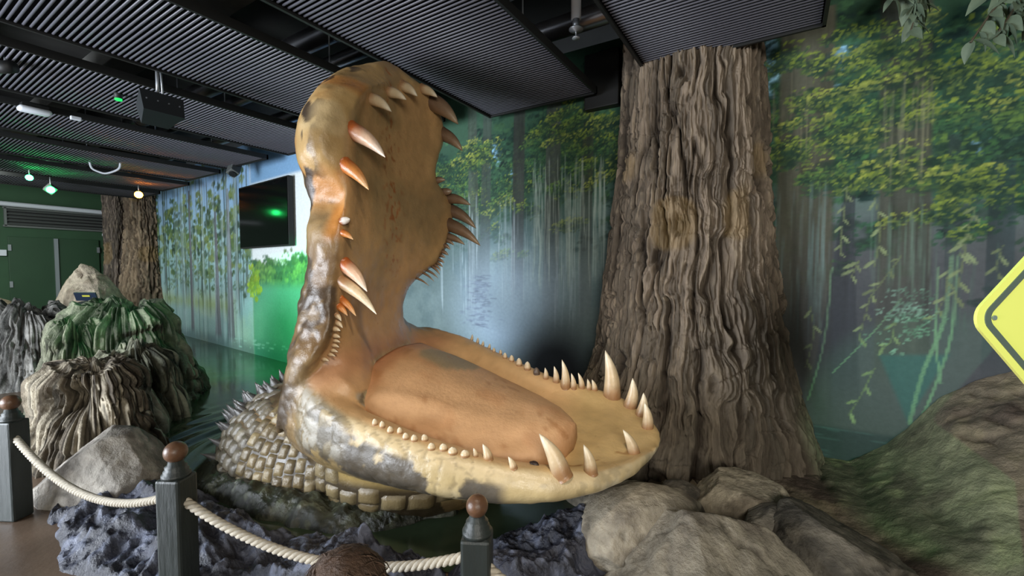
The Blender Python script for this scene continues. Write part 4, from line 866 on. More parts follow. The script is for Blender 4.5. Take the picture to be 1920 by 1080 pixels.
def stump(name, c, prof, hgt, seed, label, flute=.10, cols=((140, 134, 116), (92, 88, 76)), sx=1.0, sy=1.0, ledge=.1, nth=300, nz=170, topn=.25, nf=6.0, bite=None, group=None):
    th = np.linspace(0, 2*math.pi, nth, endpoint=False); t = np.linspace(0, 1.0, nz)
    T, S = np.meshgrid(th, t, indexing='ij')
    side = np.clip(S/.8, 0, 1); tp = np.clip((S-.8)/.2, 0, 1)
    cx0, cy0 = np.cos(T), np.sin(T); tcrd = side*1.9+2.0*vnoise(np.stack([cx0*1.9+seed, cy0*1.9, side*.35], -1), seed+60)+.55*vnoise(np.stack([cx0*6, cy0*6, side*1.0+seed], -1), seed+61)+.14*vnoise(np.stack([cx0*24, cy0*24, side*3+seed], -1), seed+62)
    fr = tcrd-np.floor(tcrd); sst_ = np.clip((np.floor(tcrd)+np.where(fr < .80, .30*fr, .24+(fr-.80)/.20*.76))/1.9-.5, 0, 1)
    R = np.interp(.55*sst_+.45*side, [q[0] for q in prof], [q[1] for q in prof])*(1-.22*sst(.8, 1.0, side)**1.5)+.035*np.sin(np.clip(fr/.80, 0, 1)*math.pi)*prof[0][1]; R = R*(1-tp)
    cx, cy = np.cos(T), np.sin(T)
    tpx = (1-tp)
    top = hgt*(1+topn*(fbm(np.stack([cx*tpx*1.8+seed, cy*tpx*1.8, 0*T], -1), 3, seed)-.5)*2+topn*.5*(vnoise(np.stack([cx*tpx*5, cy*tpx*5, 0*T+seed], -1), seed+3)-.5))
    Z = side**.92*top*(1-.0*tp) + tp*.25*hgt*(fbm(np.stack([cx*(1-tp)*4, cy*(1-tp)*4, T*0+seed], -1), 3, seed+1)-.5)
    q = np.stack([cx, cy, Z], -1)
    wp = fbm(q*np.array([1.5, 1.5, 1.5])+seed, 3, seed+2)-.5
    g = fbm(np.stack([cx*nf+wp*1.2, cy*nf+wp*1.2, Z*.5+wp], -1), 3, seed+4); g1 = np.abs(2*g-1)
    g3 = fbm(np.stack([cx*nf*2.6+wp*3, cy*nf*2.6, Z*1.1], -1), 3, seed+5)
    lob = fbm(np.stack([cx*1.6, cy*1.6, Z*1.1+seed], -1), 2, seed+6)-.5
    led = np.clip(((1-np.abs(2*vnoise(np.stack([cx*1.2, cy*1.2, Z*4+wp*2], -1), seed+7)-1))-.6)/.4, 0, 1)
    d = flute*.55*(np.minimum(g1, .4)-.2)-flute*.55*np.clip((.12-np.abs(2*g3-1))/.12, 0, 1)+flute*.5*(g3-.5)+flute*.5*(fbm(np.stack([cx*nf*5+wp*4, cy*nf*5, Z*3.5], -1), 3, seed+15)-.5)+.45*lob*R-ledge*led*.25
    if bite is not None: d = d+bite(T, Z)
    d = d*(1-sst(0, .35, tp))
    X = c[0]+cx*(R+d)*sx; Y = c[1]+cy*(R+d)*sy
    V = np.stack([X, Y, Z+.5*d*(tp > 0)], -1).reshape(-1, 3); V[:, 2] -= .04
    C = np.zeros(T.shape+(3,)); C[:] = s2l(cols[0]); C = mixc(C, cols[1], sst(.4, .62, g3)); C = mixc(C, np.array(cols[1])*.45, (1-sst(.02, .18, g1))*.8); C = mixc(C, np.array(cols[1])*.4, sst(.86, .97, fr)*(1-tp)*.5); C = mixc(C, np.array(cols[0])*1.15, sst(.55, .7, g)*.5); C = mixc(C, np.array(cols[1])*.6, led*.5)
    ctr = np.array([c[0], c[1], 0]); o = obj(name, V-ctr, grid_faces(nth, nz, True, False)[:, ::-1], M_rock, None, True, C.reshape(-1, 3)); o.location = ctr
    return tag(o, label, 'rock', group)
# left group
GR = ((132, 132, 112), (84, 86, 70))
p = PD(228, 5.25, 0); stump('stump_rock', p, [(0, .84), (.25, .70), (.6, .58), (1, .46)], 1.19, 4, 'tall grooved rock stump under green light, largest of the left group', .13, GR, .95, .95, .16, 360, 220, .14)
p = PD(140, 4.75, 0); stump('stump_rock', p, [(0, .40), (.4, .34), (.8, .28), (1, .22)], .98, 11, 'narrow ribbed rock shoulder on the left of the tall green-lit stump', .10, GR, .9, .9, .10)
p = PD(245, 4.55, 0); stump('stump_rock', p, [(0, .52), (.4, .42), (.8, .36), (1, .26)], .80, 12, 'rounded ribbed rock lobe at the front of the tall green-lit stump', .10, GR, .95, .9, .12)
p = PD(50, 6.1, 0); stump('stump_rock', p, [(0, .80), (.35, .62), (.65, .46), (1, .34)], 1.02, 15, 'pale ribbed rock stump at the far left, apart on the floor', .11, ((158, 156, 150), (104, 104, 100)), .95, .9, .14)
def bite1(T, Z):
    dd = np.angle(np.exp(1j*(T-(-.62)))); return -.34*np.exp(-(dd/.42)**2)*np.exp(-((Z-.55)/.13)**2)
p = PD(165, 3.78, 0); stump('stump_rock', p, [(0, .62), (.3, .50), (.65, .44), (1, .38)], .80, 23, 'lower broken rock stump with a dark hollow behind the smooth boulder', .10, ((168, 158, 138), (98, 88, 74)), 1.0, .85, .18, 360, 200, .12, 7.0, bite1)
p = PD(185, 3.05, .0); boulder('boulder', p+np.array([0, 0, .08]), (.42, .33, .38), 5, 'smooth grey pointed boulder in front of the hollow stump', ((156, 150, 140), (118, 112, 104)), .05, 6, .028, .4, crack=.03, planes=[np.array([-.55, -.35, .75])/1., np.array([.6, -.5, .62]), np.array([.1, -.95, .3]), np.array([.75, .3, .6]), np.array([-.8, .2, .55])])
def hull_rock(name, pts, c, label, cols, seed):
    bm = bmesh.new(); vs = [bm.verts.new(q) for q in pts]; bmesh.ops.convex_hull(bm, input=vs)
    bmesh.ops.triangulate(bm, faces=bm.faces)
    for _ in range(5): bmesh.ops.subdivide_edges(bm, edges=list(bm.edges), cuts=1, use_grid_fill=True)
    for _ in range(5): bmesh.ops.smooth_vert(bm, verts=list(bm.verts), factor=.5, use_axis_x=True, use_axis_y=True, use_axis_z=True)
    bmesh.ops.triangulate(bm, faces=bm.faces); bm.normal_update(); bm.verts.index_update()
    V = np.array([v.co[:] for v in bm.verts]); N = np.array([v.normal[:] for v in bm.verts]); Fc = np.array([[v.index for v in f.verts] for f in bm.faces]); bm.free()
    n = fbm(V*2.2+seed, 4, seed)-.5; n2 = fbm(V*7+seed, 4, seed+3)-.5; rg = np.clip((ridged(V*1.7+seed, 3, seed+6)-.8)/.2, 0, 1); f1, f2, ci = cell(V*6, seed); pit = (ci > .7)*np.clip(.35-f1, 0, 1)
    V = V+N*(.14*n+.05*n2-.07*rg-.12*pit)[:, None]; V[:, 2] = np.maximum(V[:, 2], -.03)
    C = np.zeros((len(V), 3)); C[:] = s2l(cols[0]); C = mixc(C, cols[1], sst(-.05, .12, n)); C = mixc(C, np.array(cols[1])*.6, rg*.7)
    ctr = np.array([c[0], c[1], 0]); o = obj(name, V-ctr, Fc, M_rock, None, True, C); o.location = ctr; return tag(o, label, 'rock')
HP = [PD(px, d, 1.6-(py-505)*d/F) for px, py, d in [(152, 492, 7.2), (178, 500, 7.25), (122, 528, 7.0), (98, 590, 6.9), (70, 632, 6.9), (206, 522, 7.3), (234, 562, 7.4), (258, 620, 7.4), (140, 560, 6.75), (190, 575, 6.75), (150, 500, 7.7), (230, 560, 7.9), (85, 600, 7.8)]]
hull_rock('peaked_rock', HP+[q*np.array([1, 1, 0]) for q in HP[3:8]+HP[11:]], PD(155, 7.3, 0), 'pale pointed rock behind the grooved stumps in front of the green doors', ((192, 178, 156), (142, 128, 108)), 8)
p = PD(160, 6.35, 1.18); o = empty('info_plaque', p, TH); tag(o, 'small dark plaque with yellow lettering leaning on the pale pointed rock', 'sign')
MB().box((0, 0, .02), (.32, .02, .13), R=[[1, 0, 0], [0, .94, -.34], [0, .34, .94]], bev=.004).build('panel', mat('plaque_dark', (28, 40, 58), rough=.4), o)
MB().box((.02, -.02, .03), (.11, .008, .025), R=[[1, 0, 0], [0, .94, -.34], [0, .34, .94]]).build('lettering', mat('plaque_print', (180, 176, 60), rough=.6), o)
MB().box((0, .06, -.12), (.06, .06, .26)).build('stand', M_black, o)
p = PD(-5, 7.2, 0); boulder('rounded_rock', p+np.array([0, 0, .35]), (.5, .5, .75), 44, 'brown rounded rock cut by the left edge before the green doors', ((120, 108, 86), (84, 76, 60)), .08, 6, .02)
p = PD(180, 6.25, 1.0); boulder('dark_rock_cap', p, (.42, .3, .16), 46, 'dark wet slab lying between the stump top and the pale pointed rock', ((50, 62, 58), (34, 42, 40)), .1, 6, .03, ground=.8)
# right group
RC = ((152, 144, 128), (112, 104, 92))
boulder('boulder', PD(1345, 1.95, .0)+np.array([0, 0, .05]), (.52, .42, .40), 61, 'broad pale cracked boulder in the right foreground, largest of its group', RC, .06, 6, .032, .2, crack=.06, planes=[np.array([-.35, -.5, .8]), np.array([.55, -.35, .75]), np.array([0, .6, .8]), np.array([-.8, .0, .6]), np.array([.2, -.9, .4])])
boulder('boulder', PD(1215, 2.35, .0)+np.array([0, 0, .06]), (.42, .40, .34), 62, 'smooth pale boulder beside the dark lava rock, under the jaw tip', RC, .05, 5, .028, 0, crack=.03)
boulder('boulder', PD(1402, 2.62, .0)+np.array([0, 0, .10]), (.31, .27, .27), 63, 'angular boulder perched at the foot of the big tree', ((168, 158, 138), (124, 114, 98)), .05, 5, .032, .3, crack=.04, planes=[np.array([.75, -.4, .5]), np.array([-.35, -.6, .72]), np.array([.1, -.1, .99]), np.array([-.75, .1, .6]), np.array([.3, -.9, .2])])
boulder('boulder', PD(1570, 2.22, .0)+np.array([0, 0, .03]), (.38, .36, .32), 64, 'dark pitted boulder at the right end of the foreground rocks', ((118, 112, 100), (86, 82, 74)), .07, 5, .03, .1, crack=.04)
boulder('boulder', PD(1285, 2.75, .0)+np.array([0, 0, .07]), (.17, .14, .15), 65, 'small dark stone tucked behind the pale boulders below the tree', ((104, 98, 88), (78, 74, 66)), .06, 5, .02)
boulder('boulder', PD(1465, 2.35, .0)+np.array([0, 0, .06]), (.26, .22, .22), 66, 'low rock wedged between the angular boulder and the dark pitted one', ((128, 122, 110), (92, 88, 80)), .06, 5, .02, .5, crack=.05)
boulder('boulder', PD(1500, 1.80, .0)+np.array([0, 0, .0]), (.26, .24, .24), 67, 'grooved rock at the bottom edge before the dark pitted boulder', ((140, 132, 118), (98, 92, 82)), .08, 6, .03, .2, crack=.06)
boulder('boulder', PD(1120, 2.95, .0)+np.array([0, 0, .03]), (.24, .20, .17), 68, 'flat pale stone touching the pond below the jaw tip', RC, .05, 5, .015)

# rocky bank against the mural at the right
def bank():
    ox = [wxz(*q) for q in [(1535, 882), (1600, 862), (1660, 832), (1705, 798), (1760, 745), (1830, 713), (1920, 690)]]+[(2.6, 1.15), (3.3, 1.5)]
    ox = [(-.8, .06), (-.1, .06)]+[q for q in ox if q[0] > .0]
    xs = np.linspace(-.8, 3.3, 260); t = np.linspace(0, 1, 170); zt = np.interp(xs, [q[0] for q in ox], [q[1] for q in ox])
    X, T = np.meshgrid(xs, t, indexing='ij'); ZT = np.repeat(zt[:, None], len(t), 1)
    Y = wall_y(X)+.01-T**1.15*(1.35+.9*sst(-.5, .5, X))-.02; ZT = np.maximum(ZT, .06); Z = ZT-(ZT-.035)*(T**1.25)
    n = fbm(np.stack([X*2.2, Y*2.2, Z*2.2], -1), 5, 7)-.5; f = ridged(np.stack([X*1.5+n, Y*1.5, Z*2.5], -1), 4, 17); pk = np.clip((f-.78)/.22, 0, 1)
    f1, f2, cid = cell(np.stack([X*7, Y*7, Z*7], -1), 9); peb = (cid > .72)*np.clip(.4-f1, 0, 1)
    D = .13*n*sst(0, .1, T)-.05*pk+.06*peb+.04*(fbm(np.stack([X*11, Y*11, Z*11], -1), 4, 3)-.5)
    Y = Y-D*.6; Z = np.maximum(Z+D*.8, .004+.03*np.abs(D))
    C = np.zeros(X.shape+(3,)); C[:] = s2l((128, 118, 100)); C = mixc(C, (98, 86, 76), sst(.45, .6, n+.5)); C = mixc(C, (150, 140, 112), sst(.55, .7, fbm(np.stack([X*5, Y*5, Z*5], -1), 4, 31))*.6); C = mixc(C, (54, 46, 42), pk*.7)
    o = obj('rock_bank', np.stack([X, Y, Z], -1).reshape(-1, 3), grid_faces(len(xs), len(t))[:, ::-1], M_rock, None, True, C.reshape(-1, 3))
    tag(o, 'wide sloping rock bank under the mural at the right, washed by green light', 'rock')
bank()

# dark wet rock border and mud
def mound(name, path, label, cat, mt, cols, seed, rg=.06, nu=260, nv=90, edge=.3, fq=5.0):
    """path points: x, y, half width, height"""
    P = catmull(path, nu); tx = np.gradient(P[:, 0]); ty = np.gradient(P[:, 1]); ln = np.hypot(tx, ty); nx, ny = -ty/ln, tx/ln
    v = np.linspace(-1, 1, nv); X = P[:, None, 0]+nx[:, None]*P[:, None, 2]*v; Y = P[:, None, 1]+ny[:, None]*P[:, None, 2]*v
    u = np.linspace(0, 1, nu)[:, None]; en = sst(0, .07, u)*sst(0, .07, 1-u)
    wob = fbm(np.stack([X*3, Y*3, X*0], -1), 3, seed)-.5; vv = np.abs(v)[None, :]+.5*wob
    pr = (1-sst(.25, 1.0, vv))*en
    r = ridged(np.stack([X*fq+wob, Y*fq*1.2, X*0+seed], -1), 5, seed+2); s = fbm(np.stack([X*fq*4, Y*fq*4, X*0], -1), 4, seed+4)-.5
    Z = pr*(P[:, None, 3]*(.75+.9*wob))+sst(0, .25, pr)*(rg*2*(r-.55)+rg*.9*s)-.03*(1-sst(0, .12, pr))-.012*(1-sst(0, .2, pr))
    X = X+.4*rg*(r-.5); 
    C = np.zeros(X.shape+(3,)); C[:] = s2l(cols[0]); C = mixc(C, cols[1], sst(.45, .7, r)); C = mixc(C, cols[2], sst(.05, .2, s)*.8)
    o = obj(name, np.stack([X, Y, Z], -1).reshape(-1, 3), grid_faces(nu, nv)[:, ::-1], mt, None, True, C.reshape(-1, 3)); return tag(o, label, cat)
LV = ((62, 66, 80), (40, 42, 52), (104, 110, 128))
mound('lava_rock', [(-4.15, .86, .16, .05), (-3.6, 1.0, .36, .18), (-3.1, 1.02, .42, .22), (-2.6, 1.10, .40, .17), (-2.1, 1.22, .34, .16), (-1.85, 1.30, .30, .34), (-1.6, 1.42, .26, .20), (-1.35, 1.52, .24, .12)], 'dark blue-grey wet lava rock strip behind the rope and left posts', 'rock', M_lava, LV, 51, .07)
mound('lava_rock', [(-1.42, 1.62, .14, .06), (-1.2, 1.80, .26, .17), (-1.05, 2.02, .34, .24), (-.88, 2.28, .32, .22), (-.78, 2.50, .2, .08)], 'dark crusty lava rock between the right post and the pale boulders', 'rock', M_lava, LV, 53, .06, 180, 90)
def mp(px, py): q = at_z(px, py, .06); return q[0], q[1]
MC = ((62, 66, 50), (40, 44, 34), (84, 88, 70))
mound('mud_ridge', [(*mp(402, 850), .14, .10), (*mp(425, 895), .20, .14), (*mp(520, 935), .20, .14), (*mp(640, 955), .20, .13), (*mp(740, 948), .20, .14), (*mp(800, 940), .16, .16), (*mp(862, 945), .09, .10)], 'glossy dark mud ridge pushed up around the crocodile neck', 'mud', M_mud, MC, 57, .035, 260, 80, .3, 4.5)

# ------------------------------------------------------------------ posts and ropes
def post(p, top, label, lean=0.0, br=.048):
    o = empty('rope_post', (p[0], p[1], 0), TH*.25+.35); tag(o, label, 'post', 'rope posts')
    zb = top-2*br-.065
    MB().box((0, 0, zb/2), (.115, .115, zb), bev=.012).build('shaft', M_post, o)
    MB().lathe([(.058, zb-.002), (.058, zb+.014), (.050, zb+.018), (.050, zb+.03), (.042, zb+.036), (.044, zb+.048), (.034, zb+.054), (.030, zb+.072), (.02, zb+.078)], 28).build('collar', M_post, o, True)
    b = MB(); an = np.linspace(-math.pi/2+.02, math.pi/2-.02, 20); b.lathe([(br*math.cos(q), top-br+br*math.sin(q)) for q in an], 28); b.build('ball_finial', M_ball, o, True)
    return o
P1 = PD(8, 2.72, 0); P2 = PD(318, 1.975, 0); P3 = PD(893, 1.65, 0)
post(P1, .80, 'dark wooden rope post cut by the left edge of the picture'); post(P2, .80, 'dark wooden rope post with worn brown ball, second from the left'); post(P3, .72, 'dark wooden rope post with brown ball in front of the jaw tip', br=.043)
P4 = PD(1560, 1.25, 0); 
def rope(a, b, sag, label, split=None):
    n = 150; t = np.linspace(0, 1, n); P = np.stack([a[k]+(b[k]-a[k])*t for k in range(3)], 1); P[:, 2] -= 4*sag*t*(1-t)
    L = np.sum(np.linalg.norm(np.diff(P, axis=0), axis=1)); T = np.gradient(P, axis=0); T /= np.linalg.norm(T, axis=1)[:, None]
    U = np.cross(T, [0, 0, 1.0]); U /= np.linalg.norm(U, axis=1)[:, None]; W_ = np.cross(U, T)
    m = int(L/.006); ti = np.linspace(0, 1, m); g = lambda A: np.stack([np.interp(ti, t, A[:, k]) for k in range(3)], 1)
    P, U, W_ = g(P), g(U), g(W_); ph = ti*L/.085*2*math.pi; mb = MB()
    for k in range(3):
        q = ph+k*2*math.pi/3; mb.tube(P+.0105*(np.cos(q)[:, None]*U+np.sin(q)[:, None]*W_), .0108, 7)
    return tag(mb.build('rope', M_rope, None, True), label, 'rope', 'barrier ropes')
v = lambda p, z, dx=0: np.array([p[0]+right[0]*dx, p[1]+right[1]*dx, z])
rope(v(P1, .55, .0), v(P2, .555, -.0), .20, 'twisted beige rope sagging between the two left posts')
rope(v(P2, .545, .0), v(P3, .485, 0), .17, 'twisted beige rope sagging between the second and third posts')
rope(v(P3, .47, 0), np.array([.35, 1.55, .42]), .2, 'twisted beige rope leaving the third post to the right')

# ------------------------------------------------------------------ yellow sign
def sign():
    sd = 1.25; c = PD(2075, sd, 1.6-88*sd/F); hd = 288*sd/F
    o = empty('warning_sign', (c[0], c[1], 0), TH+.10); tag(o, 'yellow diamond warning sign with grey border at the right edge', 'sign')
    def dia(h, r, n=8):
        Vv = []
        for k in range(4):
            a0 = k*math.pi/2; cx = (h-r*math.sqrt(2))*math.cos(a0); cz = (h-r*math.sqrt(2))*math.sin(a0)
            for q in np.linspace(-math.pi/4, math.pi/4, n): Vv.append((cx+r*math.cos(a0+q), cz+r*math.sin(a0+q)))
        return np.array(Vv)
    def plate(h, r, y0, y1, name, m, hole=None):
        A_ = dia(h, r); n = len(A_)
        if hole is None:
            Vv = [(x, y0, z) for x, z in A_]+[(x, y1, z) for x, z in A_]; Fc = [tuple(range(n)), tuple(reversed(range(n, 2*n)))]+[(k, k+n, (k+1) % n+n, (k+1) % n) for k in range(n)]
        else:
            B_ = dia(*hole); Vv = [(x, y0, z) for x, z in A_]+[(x, y0, z) for x, z in B_]+[(x, y1, z) for x, z in A_]+[(x, y1, z) for x, z in B_]
            Fc = []
            for k in range(n):
                j = (k+1) % n; Fc += [(k, j, n+j, n+k), (2*n+k, k+3*n, j+3*n, 2*n+j), (k, 2*n+k, 2*n+j, j), (n+k, n+j, 3*n+j, 3*n+k)]
        V2, F2 = fix_normals(np.array(Vv), Fc); q = obj(name, V2+np.array([0, 0, c[2]]), F2, m, o, False); return q
    plate(hd, .052, -.004, .004, 'plate', M_yellow); plate(hd-.028, .042, -.0065, -.0035, 'border_line', M_signgrey, (hd-.052, .03))
    MB().tube([(-hd+.075+.0, -.008, c[2]), (-hd+.075, .006, c[2])], .007, 12).build('rivet', M_steel, o)
    MB().box((.02, .03, (c[2]+hd)/2), (.05, .05, c[2]+hd-.1)).build('sign_post', M_steel, o)
sign()

# ------------------------------------------------------------------ things hung under the ceiling
def facing(p): return math.atan2(p[1], p[0])-math.pi/2
p = at_z(297, 205, 3.02); o = empty('hanging_speaker', p, facing(p)+.35); tag(o, 'black wedge speaker box hanging below the ceiling panels', 'speaker')
R = Rfrom((0, .35, .94)); b = MB()
Vw = np.array([(-.15, -.10, -.10), (.15, -.10, -.10), (.10, .12, -.10), (-.10, .12, -.10), (-.16, -.12, .08), (.16, -.12, .08), (.11, .13, .08), (-.11, .13, .08)])
b.add(Vw@R.T, [(0, 3, 2, 1), (4, 5, 6, 7), (0, 1, 5, 4), (1, 2, 6, 5), (2, 3, 7, 6), (3, 0, 4, 7)]); b.build('cabinet', mat('speaker_black', (34, 38, 40), rough=.45), o)
MB().tube([(0, 0, .08), (0, 0, .42)], .014, 10).build('hanging_rod', M_steel, o, True); MB().box((0, 0, .12), (.24, .04, .04)).build('yoke', M_black, o)
MB().tube([(.05, .03, .1), (.03, .02, .42)], .008, 8).build('safety_cable', M_steel, o, True)
for sx in (-.12, -.04, .04, .12): MB().tube([np.array([sx, -.118, .0])@R.T, np.array([sx, -.105, .0])@R.T], .006, 8).build('screw', M_steel, o)
p = at_z(65, 208, 3.30); o = empty('emergency_light', p, .05); tag(o, 'white oblong emergency lamp under a slatted panel at the left', 'lamp')
MB().box((0, 0, 0), (.13, .25, .06), bev=.026).build('diffuser', M_white, o, True); MB().box((0, 0, .045), (.09, .2, .03)).build('base_plate', M_black, o); MB().tube([(0, .12, .02), (0, .36, .03)], .006, 8).build('conduit', M_black, o, True)
p = at_z(142, 222, 3.30); tag(MB().box(p, (.05, .09, .04), bev=.008).build('sensor_box', M_white), 'small white sensor box beside the oblong emergency lamp', 'sensor')
p = at_z(11, 127, 3.28); o = empty('track_light', p, .6); tag(o, 'dark spotlight head under the ceiling at the far left edge', 'lamp'); MB().tube([(-.1, 0, 0), (.06, 0, .01)], .05, 16).build('lamp_head', M_black, o, True); MB().tube([(0, 0, 0), (0, 0, .1)], .01, 8).build('stem', M_steel, o, True)
def fixture(px, py, z, m, label, tgt, size=.09, box=True, glowr=.055):
    p = at_z(px, py, z); o = empty('spotlight', p); tag(o, label, 'lamp', 'small spotlights under the ceiling')  # also holds the green glow that stands in for reflected light
    dirv = np.array(tgt)-p; R = Rfrom(dirv)
    hs_ = MB().box((R@np.array([0, 0, -.14])), (.15, .15, .26), R=R, bev=.01).build('housing', M_louver, o) if box else MB().tube([R@np.array([0, 0, -.10]), R@np.array([0, 0, -.005])], glowr*1.15, 16).build('housing', M_black, o, True)
    mb = MB(); mb.tube([(R@np.array([0, 0, -.03])), (R@np.array([0, 0, .012]))], glowr, 16); mb.build('lens', m, hs_)  # lens, or the glowing disc that imitates the green reflection
    MB().tube([(0, 0, .0), (0, 0, .28)], .01, 8).build('stem', M_steel, o, True)
fixture(95, 356, 3.10, M_gl_green, 'spotlight with green lens beside a grey housing, over the left rocks', at_z(95, 356, 3.1)*.6, glowr=.06)
fixture(55, 333, 3.22, M_gl_green, 'green lens higher up and left of the grey-cased green spotlight', at_z(55, 333, 3.2)*.6, box=False, glowr=.05)
fixture(260, 365, 3.16, M_gl_orange, 'glowing orange spotlight near the far tree trunks', at_z(260, 365, 3.1)*.6, box=False, glowr=.07)
fixture(3, 387, 3.05, M_gl_white, 'bluish white spotlight at the left edge near the green doors', at_z(3, 387, 3.05)*.6, box=False, glowr=.07)
fixture(222, 186, 3.30, glow('reflected_green_glow', (20, 200, 90), 1.2), 'flat green glow standing in for reflected light on the panel left of the hanging speaker', at_z(222, 186, 3.3)-np.array([0, 0, 2]), box=False, glowr=.03)  # glowing disc imitates green light reflected on the panel
fixture(436, 326, 3.20, mat('lens_dark', (40, 42, 44), rough=.2), 'grey boxed spotlight near the black wall screen', (-6, 2, 0))
P = catmull([at_z(168, 313, 3.28)+np.array([0, 0, .1]), at_z(172, 315, 3.27), at_z(185, 322, 3.22), at_z(200, 325, 3.2), at_z(222, 317, 3.27), at_z(226, 315, 3.28)+np.array([0, 0, .1])], 30); tag(MB().tube(P, .016, 8).build('cable', M_white, None, True), 'loose white cable drooping under the far ceiling panels', 'cable')

# ------------------------------------------------------------------ real leaves hanging at the top right
def leaf_mesh(L, Wd):
    V = []; n = 7
    for i in range(n):
        t = i/(n-1); wv = Wd*math.sin(math.pi*min(1, t**.8))*(1-.25*t)+.001
        for s in (-1, -.5, 0, .5, 1): V.append((s*wv, t*L, -.18*L*t*t+abs(s)*wv*.35))
    return mesh_data('leaf', np.array(V), grid_faces(n, 5), M_leaf, True)
LEAFS = [leaf_mesh(.13, .032), leaf_mesh(.16, .04), leaf_mesh(.10, .026)]
def vine(px, py, dep, stems, label, seed):
    rs = np.random.RandomState(seed); p = PD(px, dep, EYE+(505-py)*dep/F); o = empty('hanging_vine', p); tag(o, label, 'plant', 'leafy vines at the top right')
    for pts in stems:
        Q = []
        for (a, b, d) in pts: q = PD(a, d, EYE+(505-b)*d/F)-p; Q.append(q)
        Q = catmull(Q, 24); MB().tube(Q, .006, 6).build('stem', M_stem, o, True)
        for k in range(2, 24, 2):
            for s in (-1, 1):
                if rs.rand() < .15: continue
                lf = bpy.data.objects.new('leaf', LEAFS[rs.randint(3)]); COL.objects.link(lf); lf.parent = o; lf.location = Q[k]
                lf.rotation_euler = (rs.uniform(-1.5, -.5), rs.uniform(-.6, .6), TH+math.pi+rs.uniform(-.4, .4)+s*.9)
vine(1690, -60, 3.05, [[(1690, -60, 3.05), (1682, 0, 3.0), (1695, 40, 3.0), (1690, 68, 3.0)], [(1690, -60, 3.05), (1665, -20, 3.0), (1655, 10, 3.0)], [(1690, -60, 3.05), (1705, -10, 3.0), (1706, 25, 3.0)]], 'small grey-green vine dangling at the top above the mural', 3)
vine(1910, -70, 2.6, [[(1910, -70, 2.6), (1880, -20, 2.55), (1840, 30, 2.55), (1800, 90, 2.55)], [(1910, -70, 2.6), (1900, -10, 2.5), (1870, 40, 2.5), (1845, 80, 2.5)], [(1910, -70, 2.6), (1930, 0, 2.5), (1900, 50, 2.5)], [(1910, -70, 2.6), (1860, -40, 2.6), (1830, 0, 2.6)], [(1940, -70, 2.6), (1935, -10, 2.5), (1925, 40, 2.5)]], 'larger leafy grey-green vine hanging in the top right corner', 5)

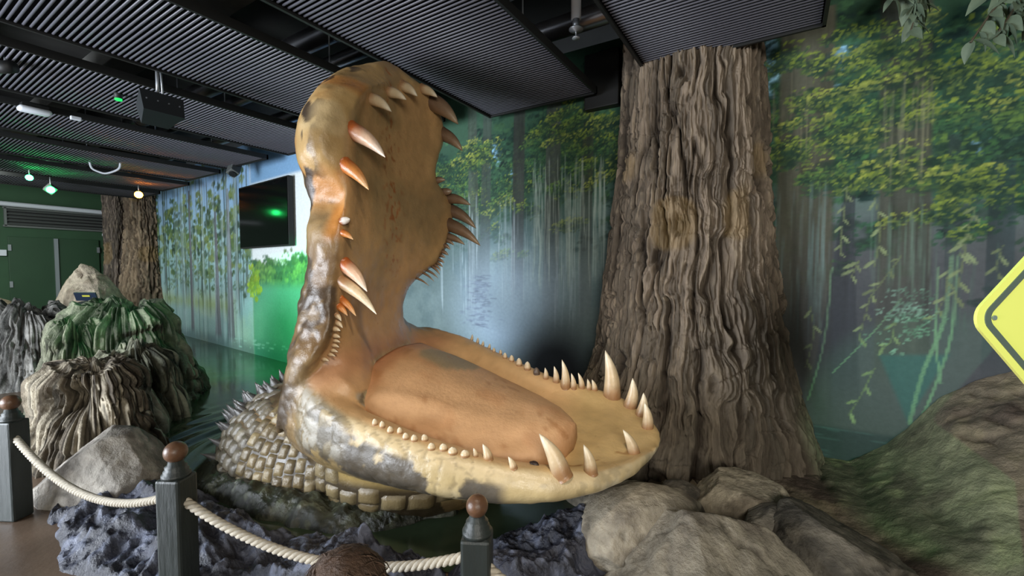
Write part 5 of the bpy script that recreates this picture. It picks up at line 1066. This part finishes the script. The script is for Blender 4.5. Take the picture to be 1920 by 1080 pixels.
# ------------------------------------------------------------------ visitor at the bottom edge
def child():
    p = PD(634, 1.0, 0); o = empty('person', p, TH); o.scale = (1.04, .96, .952); tag(o, 'brown-haired person seen from behind at the bottom edge, facing the crocodile', 'person')
    J = {'pel': (0, 0, .46), 'wst': (0, .0, .54), 'che': (0, .01, .66), 'nk': (0, .0, .745), 'nk2': (0, .01, .79), 'hd': (0, .02, .86), 'hd2': (0, .02, .90)}
    R = {'pel': .085, 'wst': .078, 'che': .085, 'nk': .04, 'nk2': .036, 'hd': .078, 'hd2': .066}; Ed = [('pel', 'wst'), ('wst', 'che'), ('che', 'nk'), ('nk', 'nk2'), ('nk2', 'hd'), ('hd', 'hd2')]
    for s, t in ((-1, 'l'), (1, 'r')):
        for n_, q, r in [('sh', (.105*s, 0, .70), .037), ('el', (.135*s, .02, .57), .028), ('wr', (.13*s, .09, .47), .019), ('pm', (.128*s, .115, .44), .02), ('hip', (.05*s, 0, .42), .06), ('kn', (.055*s, .015, .24), .042), ('an', (.057*s, 0, .06), .028), ('to', (.06*s, .09, .025), .025)]: J[n_+t] = q; R[n_+t] = r
        Ed += [('che', 'sh'+t), ('sh'+t, 'el'+t), ('el'+t, 'wr'+t), ('wr'+t, 'pm'+t), ('pel', 'hip'+t), ('hip'+t, 'kn'+t), ('kn'+t, 'an'+t), ('an'+t, 'to'+t)]
        for f in range(5):
            ox = (f-2)*.008; a = (.128*s+ox*1.2, .13, .425); b_2 = (.128*s+ox*1.5, .14, .405); c_ = (.128*s+ox*1.5, .135, .39-(.004 if f == 2 else 0))
            if f == 0: a = (.128*s-s*.022, .115, .44); b_2 = (.128*s-s*.03, .128, .43); c_ = (.128*s-s*.03, .137, .42)
            for n_, q in (('a', a), ('b', b_2), ('c', c_)): J['f%d%s%s' % (f, n_, t)] = q; R['f%d%s%s' % (f, n_, t)] = .0052
            Ed += [('pm'+t, 'f%da%s' % (f, t)), ('f%da%s' % (f, t), 'f%db%s' % (f, t)), ('f%db%s' % (f, t), 'f%dc%s' % (f, t))]
    ks = list(J); me_ = bpy.data.meshes.new('body'); me_.from_pydata([J[k] for k in ks], [(ks.index(a), ks.index(b)) for a, b in Ed], [])
    t = bpy.data.objects.new('tmp2', me_); COL.objects.link(t); t.modifiers.new('k', 'SKIN')
    for k, sv in zip(ks, me_.skin_vertices[0].data): sv.radius = (R[k], R[k]); sv.use_root = (k == 'pel')
    ss = t.modifiers.new('s', 'SUBSURF'); ss.levels = 2; ss.render_levels = 2
    dg = bpy.context.evaluated_depsgraph_get(); me2 = bpy.data.meshes.new_from_object(t.evaluated_get(dg)); bpy.data.objects.remove(t)
    q = np.zeros(len(me2.vertices)*3, np.float32); me2.vertices.foreach_get('co', q); q = q.reshape(-1, 3)
    c = np.zeros((len(q), 3)); c[:] = s2l((206, 160, 136)); c = mixc(c, (70, 84, 110), (q[:, 2] > .44)*(q[:, 2] < .75)*((np.abs(q[:, 0]) < .128)|(q[:, 2] > .53))); c = mixc(c, (48, 50, 58), (q[:, 2] <= .46)*(q[:, 2] > .06)*(np.abs(q[:, 0]) < .112)); c = mixc(c, (60, 54, 50), q[:, 2] <= .06)
    bd = bpy.data.objects.new('body', me2); link(bd, o); me2.materials.clear(); me2.materials.append(M_person); set_paint(me2, c); me2.polygons.foreach_set('use_smooth', np.ones(len(me2.polygons), bool))
    Vh, Fh = ico(5); Vh = Vh.copy(); keep = ~((Vh[:, 1] > .35)&(Vh[:, 2] < .35))
    h = Vh*np.array([.098, .108, .112]); h = h*(1+.07*(fbm(Vh*np.array([9, 9, 3]), 3, 4)-.5))[:, None]; h[:, 2] = np.where(h[:, 2] < -.09, -.09, h[:, 2])
    Fk = Fh[keep[Fh].all(1)]; obj('hair', h+np.array([0, .012, .855]), Fk, M_hair, o)
    mb = MB()
    rs = np.random.RandomState(2)
    for _ in range(260):
        d = rs.normal(0, 1, 3); d[2] = abs(d[2])*.8; d[1] -= .1; d /= np.linalg.norm(d)
        if d[1] > .5 and d[2] < .4: continue
        b0 = d*np.array([.096, .106, .110]); tn = np.cross(d, rs.normal(0, 1, 3)); tn[2] -= .4; tn /= np.linalg.norm(tn)
        mb.tube([b0, b0+d*.006+tn*.02, b0+d*.004+tn*.045], [.0022, .0018, .0005], 4, False)
    s_ = mb.build('loose_hair', M_hair, o, True); s_.location = (0, .012, .855); s_['kind'] = 'stuff'
    for s in (-1, 1):
        E_, Fe = ico(2); obj('ear', E_*np.array([.008, .016, .024])+np.array([.083*s, .02, .85]), Fe, mat('ear_skin', (206, 160, 136)), o)
        obj('eye', E_*.009+np.array([.03*s, .093, .86]), Fe, mat('eye_white', (230, 228, 224), rough=.2), o)
    E_, Fe = ico(3); obj('nose', E_*np.array([.011, .014, .018])+np.array([0, .105, .835]), Fe, mat('nose_skin', (206, 160, 136)), o); obj('mouth', E_*np.array([.018, .006, .005])+np.array([0, .092, .805]), Fe, mat('lips', (170, 100, 96)), o)
child()
